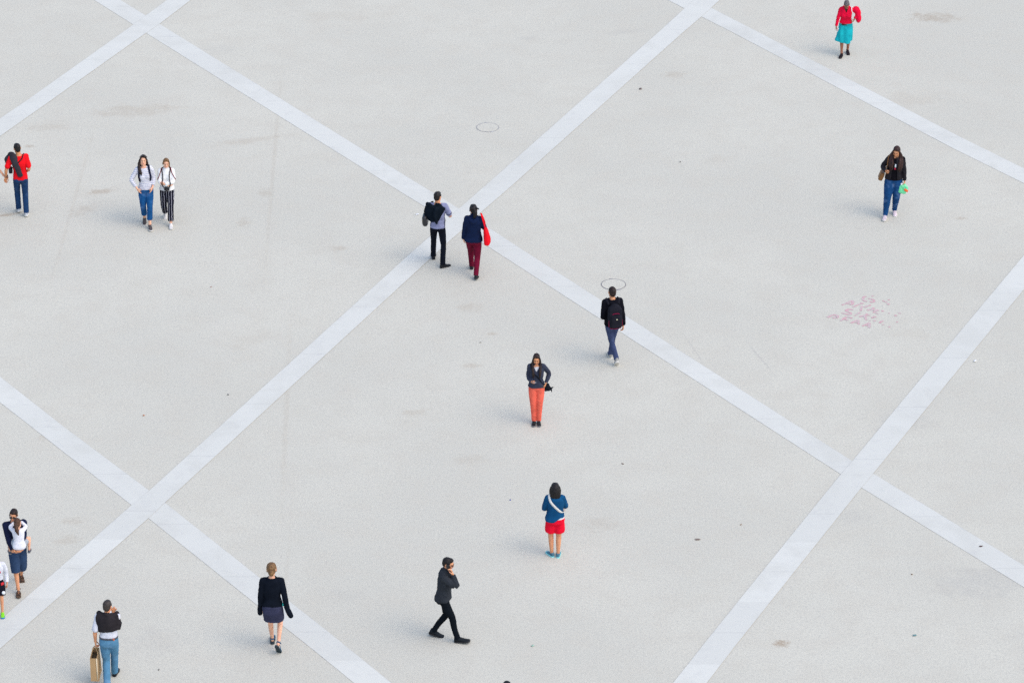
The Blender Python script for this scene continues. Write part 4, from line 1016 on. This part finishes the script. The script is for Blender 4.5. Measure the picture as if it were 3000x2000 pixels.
# 11 --- man on the phone
p = Person('man in a dark grey jacket and black jeans striding right, phoning', [(-1.385,59.285),(-.925,59.075)], 80, 1.74, lean=6, head=(10, 2, 0), pel=(0, .02, 0),
    arms=(dict(w=(.18,.03,.89), e=(.3,1,-.1), d=(-.1,-.1,-1), n=(-1,.1,0), c=.6), dict(w=(.105,-.185,1.470), e=(.8,.15,-1.5), d=(.05,.25,1), n=(.35,.9,-.1), c=.55)), feetspec=((4,16),(4,-10)), skin='tan')
p.hairm = H_BLK; p.body(); p.hair('quiff', H_BLK)
p.trousers('jeans', fabric('black_denim', (.006, .009, .013)), off=.010, knee=.062, hem=.052)
t1 = p.top('jacket', fabric('dark_grey_jacket', (.030, .035, .043)), off=.032, hem=.885, soff=.022, sleeve=.98, neck=1.49, collar=.03, wr=.012, flare=.012)
p.shoe(fabric('black_trainers', (.016, .020, .024), spec=.25), RUB_B, high=.014, w=1.25, L=1.12)
g = Geo()
for sd in (1, -1):
    g.ell(p.Hd((sd*.034, -.104, 1.630)), (.027, .006, .019), p.HR()); g.tube([p.Hd((sd*.058, -.098, 1.638)), p.Hd((sd*.08, -.04, 1.64)), p.Hd((sd*.084, .015, 1.637))], [.004, .004, .004], sub=2)
g.tube([p.Hd((-.012, -.110, 1.635)), p.Hd((.012, -.110, 1.635))], [.004, .004], sub=1); p.add('glasses', g, GLASSY, None)
e = p.item('phone', 'black phone held to the right ear of the striding man', 'phone', (-.1, -.05, 1.55))
p.part(e, 'phone_case', Geo().box(p.Hd((-.100, -.03, 1.60)), (.012, .070, .145), p.HR() @ rx(-.45)), GLASSY, .004, 1)

# 12 --- woman in a slate skirt
p = Person('woman in a black sweater and slate grey skirt walking away, hair up', [(-4.200,59.12),(-4.115,58.63)], 178, 1.755, sex='f', head=(4, 3, 2), girth=1.03, lean=2, legw=.92, shw=1.06,
    arms=(dict(w=(.225,.00,.82), e=(.4,1,0), d=(.05,-.1,-1), n=(-1,0,0), c=.6), dict(w=(.262,.09,.885), e=(.5,1,.1), d=(.45,.2,-.9), n=(-.8,-.3,0), c=.6)), feetspec=((2,-4),(16,58)), skin='light', armw=1.0)
p.hairm = H_LBR; p.body(face=False); p.hair('bun', H_LBR)
t1 = p.top('sweater', fabric('black_knit', (.006, .009, .016)), off=.026, hem=.955, soff=.022, sleeve=1., neck=1.482, wr=.009, flare=.004)
for k in (0, 1):                                                     # cuffs pulled down over the hands
    A = p.arm[k]; p.add('cuff', Geo().tube([A['W']-A['d']*.04, A['W']+A['d']*.06, A['W']+A['d']*.14], [.042, .050, .046], sub=3), fabric('black_knit', (.006, .009, .016)), .008)
g = Geo(); R0 = []
for i, z in enumerate([.975, .945, .91, .87, .83, .79, .75, .71, .665, .645]): R0.append(p.skirt_ring(z, lerp(.014, .030, i/9), 44))
g.rings(R0); p.add('skirt', g, fabric('slate_twill', (.040, .043, .085)), .010, 3, (.009, 8, 14))
p.add('tag', Geo().box((-.185, .05, .945), (.03, .04, .05)), fabric('turquoise_tag', (.05, .5, .45)), None)
p.shoe(fabric('blue_sandal', (.035, .12, .22), spec=.3), plain('dark_teal_sole', (.020, .035, .042), .8), open_=True, w=.95)

# 13 --- man with a paper bag
p = Person('man in a white shirt and faded jeans seen from behind, carrying a paper bag', [(-6.985,57.44),(-6.900,57.90)], 178, 1.76, girth=1.06, lean=2, head=(2, -10, 0),
    arms=(dict(w=(.245,.0,.89), e=(.5,1,0), d=(.0,-.1,-1), n=(-1,-.1,0), c=.95), dict(w=(.100,-.085,1.465), e=(.05,-1,-.8), d=(-.10,.15,1), n=(.5,.8,0), c=.55)), feetspec=((6,16),(10,-2)), skin='tan', armw=1.05)
p.hairm = H_SLT; p.body(face=False); p.hair('short', H_SLT)
t1 = p.top('shirt', fabric('white_striped_shirt', (.70, .70, .74), stripe=('Z', .03, .22, (.52, .54, .66))), off=.020, hem=1.025, sleeve=.42, soff=.016, cuff=.010, neck=1.47, collar=.02)
p.trousers('jeans', fabric('faded_denim', (.10, .255, .40), fade=.25), off=.018, waist=1.03, knee=.070, hem=.066)
bg_ = Geo(); bg_.rings([p.tring(z, .025) for z in (1.0, 1.028)]); p.add('belt', bg_, plain('belt_leather', (.06, .06, .07), .6), None)
p.add('leather_patch', Geo().box(p.surf(212, 1.012, .026), (.07, .012, .045), rz(rad(-32))), plain('patch_leather', (.62, .16, .07), .6), None)
p.shoe(SHOE_B, RUB_B)
grid_cloth(p, 'sweater', 'charcoal sweater laid over the shoulders and back of the man with the paper bag', 'sweater', (70, 292), lambda f: 1.475, lambda f: lerp(1.12, 1.20, f),
    lambda f, k: .046+.026*(math.exp(-((f-.08)/.20)**2)+math.exp(-((f-.92)/.20)**2))*(.85+.2*k), fabric('charcoal_wool', (.030, .026, .029)), .024, .010,
    tubes=[([p.surf(75, 1.46, .08), p.surf(50, 1.42, .06), p.surf(25, 1.33, .05), p.surf(8, 1.22, .05)], [.05, .045, .04, .03]), ([p.surf(285, 1.46, .08), p.surf(310, 1.42, .06), p.surf(335, 1.33, .05), p.surf(352, 1.20, .05)], [.05, .045, .04, .03]), ([p.surf(120, 1.49, .03), p.surf(180, 1.50, .03), p.surf(240, 1.49, .03)], [.03, .035, .03])]+[([p.B((sd*.05, .05, 1.47)), A_['S']+V((-sd*.03, .02, .045)), A_['S']+V((sd*.005, .03, .01)), A_['S']+V((sd*.0, .07, -.10))], [.045, .048, .046, .034]) for sd, A_ in zip((1, -1), p.arm)]+[([p.surf(100, 1.30, .06), p.surf(100, 1.12, .07)], [.04, .025]), ([p.surf(262, 1.30, .05), p.surf(262, 1.18, .055)], [.04, .025])])
KR = plain('kraft_paper', (.43, .275, .135), .8, .2, 0, .12, 8); KD = plain('kraft_shaded', (.10, .07, .035), .9)
e = p.item('paper_bag', 'brown paper carrier bag in the left hand of the man in faded jeans', 'bag', (.29, .03, .38))
A = p.arm[0]; hz = A['W'].z-.10; cx, cy = .262, .0
def bagring(z, w, d, sx=0): return [V((cx+sx+x*w, cy+y*d, z)) for x, y in ((-1, -1), (-.98, 0), (-1, 1), (0, 1.02), (1, 1), (.98, 0), (1, -1), (0, -1.02))]
zt, zb = hz-.14, hz-.62
g = Geo(); g.rings([bagring(lerp(zb, zt, k/6), 0.075-.014*(k/6), .19, .0+.01*k/6) for k in range(7)], cap=False)
b0 = len(g.v); g.f.append(tuple(range(7, -1, -1)))
bg = p.part(e, 'bag_body', g, KR, solidify=.004)
for q in bg.data.polygons: q.use_smooth = False
gi = Geo(); gi.rings([bagring(zt-.10, .056, .175, .008), bagring(zt-.095, .056, .175, .008)]); p.part(e, 'shaded_inside', gi, KD)  # flat sheet below the rim; shade inside the bag painted as darker kraft
for sx in (-1, 1):
    P_ = catmull([V((cx+sx*.06, -.07, zt-.01)), V((cx+sx*.045, -.05, zt+.07)), V((cx+.0, .0-.02, hz-.005)), V((cx+sx*.045, .05, zt+.07)), V((cx+sx*.06, .07, zt-.01))], 4)
    p.part(e, 'handle', Geo().tube(P_, [.006]*len(P_), sub=1), KR)
P_ = [V((cx-.05, .196, z)) for z in (zb+.03, (zb+zt)/2, zt)]; p.part(e, 'gusset_fold', Geo().ribbon(P_, [V((-.3, 1, 0))]*3, .02, .003), plain('pale_kraft', (.62, .52, .36), .8))

# 14 --- father with a girl
p = fa = Person('man in a navy sweater, blue shorts and sunglasses, carrying a small girl', [(-8.858,61.20),(-8.842,60.66)], 10, 1.80, girth=1.06, lean=-4, side=-3, head=(10, -16, 8),
    arms=(dict(w=(.06,-.37,1.02), e=(1,.5,-.4), d=(-1,-.2,-.1), n=(0,0,1), c=.25), dict(w=(.075,-.36,.965), e=(1,.5,-.4), d=(-1,-.1,-.05), n=(0,-.2,1), c=.25)), feetspec=((6,30),(4,-4)), skin='tan')
p.hairm = H_BRN; p.body(); p.hair('quiff', H_BRN)
p.trousers('shorts', fabric('blue_cotton_shorts', (.030, .060, .125)), off=.022, end=.56, flare=.018, knee=.088)
t1 = p.top('sweater', fabric('navy_sweater', (.009, .014, .046)), off=.026, hem=.915, soff=.024, sleeve=.93, neck=1.475, wr=.010)
p.shoe(plain('brown_leather', (.075, .035, .02), .6), plain('cork_sole', (.10, .06, .035), .9), open_=True)
g = Geo()
for sd in (1, -1):
    g.ell(p.Hd((sd*.034, -.106, 1.630)), (.030, .007, .023), p.HR()); g.tube([p.Hd((sd*.06, -.098, 1.638)), p.Hd((sd*.08, -.04, 1.64)), p.Hd((sd*.084, .015, 1.637))], [.005, .005, .005], sub=2)
g.tube([p.Hd((-.012, -.112, 1.635)), p.Hd((.012, -.112, 1.635))], [.005, .005], sub=1); p.add('sunglasses', g, GLASSY, None)
# 15 --- the girl: her hips rest on his forearms
gp = fa.mw @ (V((.03, -.29, 0))*fa.s)
p = Person('small girl with a brown ponytail in a white top, carried by the man', [(gp.x, gp.y+CY), (gp.x, gp.y+CY)], 188, 1.02, sex='f', girth=1.16, hs=1.32, lean=7, head=(6, -14, 6), z0=1.045*fa.s-.87*1.02/1.75, skin='light', armw=1.15, legw=1.12,
    arms=(dict(w=(.09,-.44,1.50), e=(1,-.2,-.5), d=(-.8,-.4,.1), n=(0,1,0), c=.3), dict(w=(.09,-.44,1.50), e=(1,-.2,-.5), d=(-.8,-.4,.1), n=(0,1,0), c=.3)),
    feetspec=(((.29,-.30,.56), 10, -.35), ((.29,-.30,.56), 10, -.35)), base=(gp.x, gp.y+CY))
p.hairm = H_CHE; p.body(face=False)
p.hair('crop', H_CHE, lambda g, H, T: T([(0, .10, 1.66), (.0, .15, 1.60), (.0, .165, 1.50), (.0, .155, 1.40)], [.03, .045, .05, .018]))
p.top('white_top', fabric('white_jersey', (.72, .72, .76), var=.08), off=.03, hem=.84, soff=.024, sleeve=.97, neck=1.46, voxel=.012)
p.trousers('shorts', fabric('pale_grey_shorts', (.42, .45, .48)), off=.02, end=.3, waist=1.0)
p.shoe(fabric('grey_trainers', (.11, .12, .15)), RUB_G, w=1.15)

# 16 --- boy cut by the left edge
p = Person('boy in a white top, black shorts and bright green shoes at the left edge', [(-9.080,59.90),(-9.225,60.16)], 5, 1.22, hs=1.22, girth=.96,
    arms=(dict(w=(.245,-.03,.90), d=(0,-.1,-1)), dict(w=(.23,.04,.87))), feetspec=((4,-6),(6,22)), skin='tan')
p.hairm = H_BRN; p.body(); p.hair('short', H_BRN)
p.trousers('shorts', fabric('black_sport_shorts', (.012, .012, .020)), off=.026, end=.42, flare=.03)
t1 = p.top('top', fabric('white_sport_jersey', (.66, .67, .72)), off=.022, hem=.93, soff=.02, sleeve=.97, neck=1.46)
S, N = p.snap([(20, 1.25), (28, 1.25), (36, 1.25)], [t1], .004, 2); p.add('shirt_print', Geo().ribbon(S, N, .06, .004), plain('red_print', (.5, .01, .05), .8), None)
pth = p.legpath(0, .30, .33, 3)
p.add('shorts_patch', Geo().ell(pth[0][1]+V((.055, -.085, .0)), (.055, .04, .05)), plain('white_patch', (.68, .72, .72), .8), None)
p.add('shorts_panel', Geo().box(p.surf(42, .90, .05), (.09, .03, .075), rz(rad(40))), plain('red_panel', (.55, .02, .03), .8), None)
p.shoe(fabric('lime_mesh', (.22, .62, .03)), plain('blue_rubber', (.01, .20, .42), .6), w=1.1)

# 17 --- person at the bottom edge: only the crown of the head is in the frame
p = Person('dark-haired person at the bottom edge, only the crown of the head in view', [(-.135,55.02),(-.035,55.02)], 178, 1.73, arms=(dict(), dict()), skin='tan')
p.hairm = H_BLK; p.body(face=False); p.hair('short', H_BLK)
p.trousers('jeans', fabric('indigo_denim', (.012, .045, .125), fade=.10), off=.012, knee=.068, hem=.062)
p.top('jacket', fabric('black_sweat', (.006, .006, .010)), off=.026, hem=.92, soff=.022, sleeve=.98, neck=1.475)
p.shoe(SHOE_B, RUB_B)

# ------------------------------------------------------------------ litter on the paving
def scrap(name, label, x, y, size, mat, kind='paper', turn=0):
    random.seed(int(abs(x*100+y*7))); g = Geo(); size *= .72 if kind == 'peb' else .9
    if kind == 'paper':
        n = 6; R0 = []
        for i in range(n):
            f = i/(n-1)-.5
            R0.append([V((f*size, w*size*.35*(1-.3*abs(f))+random.uniform(-.05, .05)*size, .004+.22*size*abs(sin(i*1.9+1))+random.uniform(0, .03)*size)) for w in (-1, -.4, .3, 1)])
        vs = [q for r in R0 for q in r]; fs = [(i*4+j, i*4+j+1, i*4+j+5, i*4+j+4) for i in range(n-1) for j in range(3)]
        g.v = vs; g.f = fs; me = mesh_of(g, solidify=.0015)
    elif kind == 'leaf':
        R0 = []
        for i in range(8):
            f = i/7; w = sin(pi*min(1, f*1.05+.02))**.8*.26
            R0.append([V(((f-.5)*size, sd*w*size, .004+abs(sd)*.16*size*w+.10*size*(f-.5)**2*4*.4)) for sd in (-1, 0, 1)])
        g.v = [q for r in R0 for q in r]; g.f = [(i*3+j, i*3+j+1, i*3+j+4, i*3+j+3) for i in range(7) for j in range(2)]; me = mesh_of(g, solidify=.0015)
    elif kind == 'cap':
        R0 = []
        for z, r in ((.0005, .5), (.006, .47), (.010, .40), (.0115, .30)):
            R0.append([V((r*size*(1+(.05 if j % 2 and z < .003 else 0))*cos(2*pi*j/28), r*size*(1+(.05 if j % 2 and z < .003 else 0))*sin(2*pi*j/28), z)) for j in range(28)])
        g.rings(R0); me = mesh_of(g)
    else:
        g.ell((0, 0, size*.26), (size*.5, size*.36, size*.27)); me = mesh_of(g, wr=(size*.13, 2.2/size, 2.2/size))
    o = finish(me, name, mat, None, (x, y-CY, 0), turn)
    return tag(o, label, name.split('_')[-1] if name != 'bottle_cap' else 'bottle cap', 'litter on the paving')
wp = plain('white_scrap', (.78, .79, .80), .7); dl = plain('dry_leaf', (.075, .035, .03), .8); sb = plain('stone_brown', (.20, .13, .085), .9); sg = plain('stone_grey', (.20, .19, .175), .9); cb2 = plain('blue_cap', (.02, .05, .28), .4); tc = plain('teal_scrap', (.12, .26, .26), .6)
scrap('paper_scrap', 'small white paper scrap left of the man in the grey t-shirt', -2.055, 76.69, .075, wp, turn=.4)
scrap('paper_scrap', 'small white paper scrap beside the pale strip at the right', 9.296, 69.77, .08, wp, turn=1.2)
scrap('leaf', 'dark reddish leaf lying on the pale strip at the lower right', 8.624, 62.36, .10, dl, 'leaf', .4)
scrap('pebble', 'dark stone chip right of the upper centre, by the diagonal strip', 2.981, 83.53, .10, plain('stone_dark', (.15, .12, .115), .9), 'peb', .3)
scrap('bottle_cap', 'tiny blue bottle cap left of the woman in red shorts', -.032, 64.10, .034, cb2, 'cap')
scrap('pebble', 'dark pebble in the open paving right of the upper centre', 3.749, 79.44, .06, sg, 'peb', 1)
scrap('paper_scrap', 'small teal scrap in the lower right corner area', 7.116, 59.21, .07, tc, turn=.2)
scrap('leaf', 'brown leaf on the paving right of the woman in red shorts', 3.425, 62.61, .13, plain('brown_leaf', (.20, .15, .12), .85), 'leaf', .1)
scrap('leaf', 'small brown leaf right of the feet of the woman in coral', 2.113, 65.51, .08, plain('brown_leaf2', (.22, .16, .12), .85), 'leaf', 2.2)
scrap('paper_scrap', 'pale green scrap at the bottom right of centre', .364, 58.86, .06, plain('green_scrap', (.30, .46, .36), .7), turn=.9)
scrap('pebble', 'rust-coloured pebble on the paving at the left', -7.20, 67.46, .06, plain('stone_rust', (.42, .19, .10), .9), 'peb', .2)
scrap('pebble', 'brown pebble below the lower centre of the square', 4.253, 63.16, .05, sb, 'peb', .7)
scrap('pebble', 'dark grey pebble left of the woman in coral trousers', -.640, 70.60, .05, sg, 'peb', .1)
scrap('pebble', 'dark pebble at the bottom left between the skirt woman and the paper bag man', -6.15, 58.07, .055, sg, 'peb', 1.4)
scrap('pebble', 'grey pebble left of the main strip at the left centre', -5.606, 68.33, .06, sg, 'peb', 2)
scrap('pebble', 'brownish pebble at the right of the lower strip', 7.261, 61.34, .05, sb, 'peb', 2.4)
scrap('leaf', 'reddish leaf fragment in the left part of the square', -6.272, 73.15, .06, plain('red_leaf', (.34, .16, .12), .85), 'leaf', 1.1)

# ------------------------------------------------------------------ light, sky, camera
EL, AZ = 54, 120                       # sun: high, from the right and a little from the camera's side, diffused by thin cloud
w = bpy.data.worlds.new('World'); SC.world = w; w.use_nodes = True
nt = w.node_tree; bg = nt.nodes['Background']; sky = nt.nodes.new('ShaderNodeTexSky'); sky.sky_type = 'NISHITA'; sky.sun_disc = False
sky.sun_elevation = rad(EL); sky.sun_rotation = rad(AZ); sky.air_density = 1.; sky.dust_density = 2.5; sky.ozone_density = 1.
nt.links.new(sky.outputs[0], bg.inputs[0]); bg.inputs[1].default_value = .15
ld = bpy.data.lights.new('sun', 'SUN'); ld.energy = .5; ld.angle = rad(125); ld.color = (1, .95, .88)
lo = bpy.data.objects.new('sun', ld); COL.objects.link(lo)
dirv = V((sin(rad(AZ))*cos(rad(EL)), cos(rad(AZ))*cos(rad(EL)), sin(rad(EL))))
lo.rotation_euler = (-dirv).to_track_quat('-Z', 'Y').to_euler(); lo.location = (30, -30, 60)

cd = bpy.data.cameras.new('camera'); cam = bpy.data.objects.new('camera', cd); COL.objects.link(cam)
cam.location = (0, -CY, 36); cam.rotation_euler = (rad(90-27), 0, 0)
cd.sensor_width = 36; cd.sensor_fit = 'HORIZONTAL'; cd.lens = 137.47; cd.clip_start = 1; cd.clip_end = 4000
SC.camera = cam
SC.view_settings.view_transform = 'Standard'; SC.view_settings.look = 'None'; SC.view_settings.gamma = 1; SC.view_settings.use_curve_mapping = False
SC.view_settings.exposure = EXPO
SC.cycles.use_denoising = False
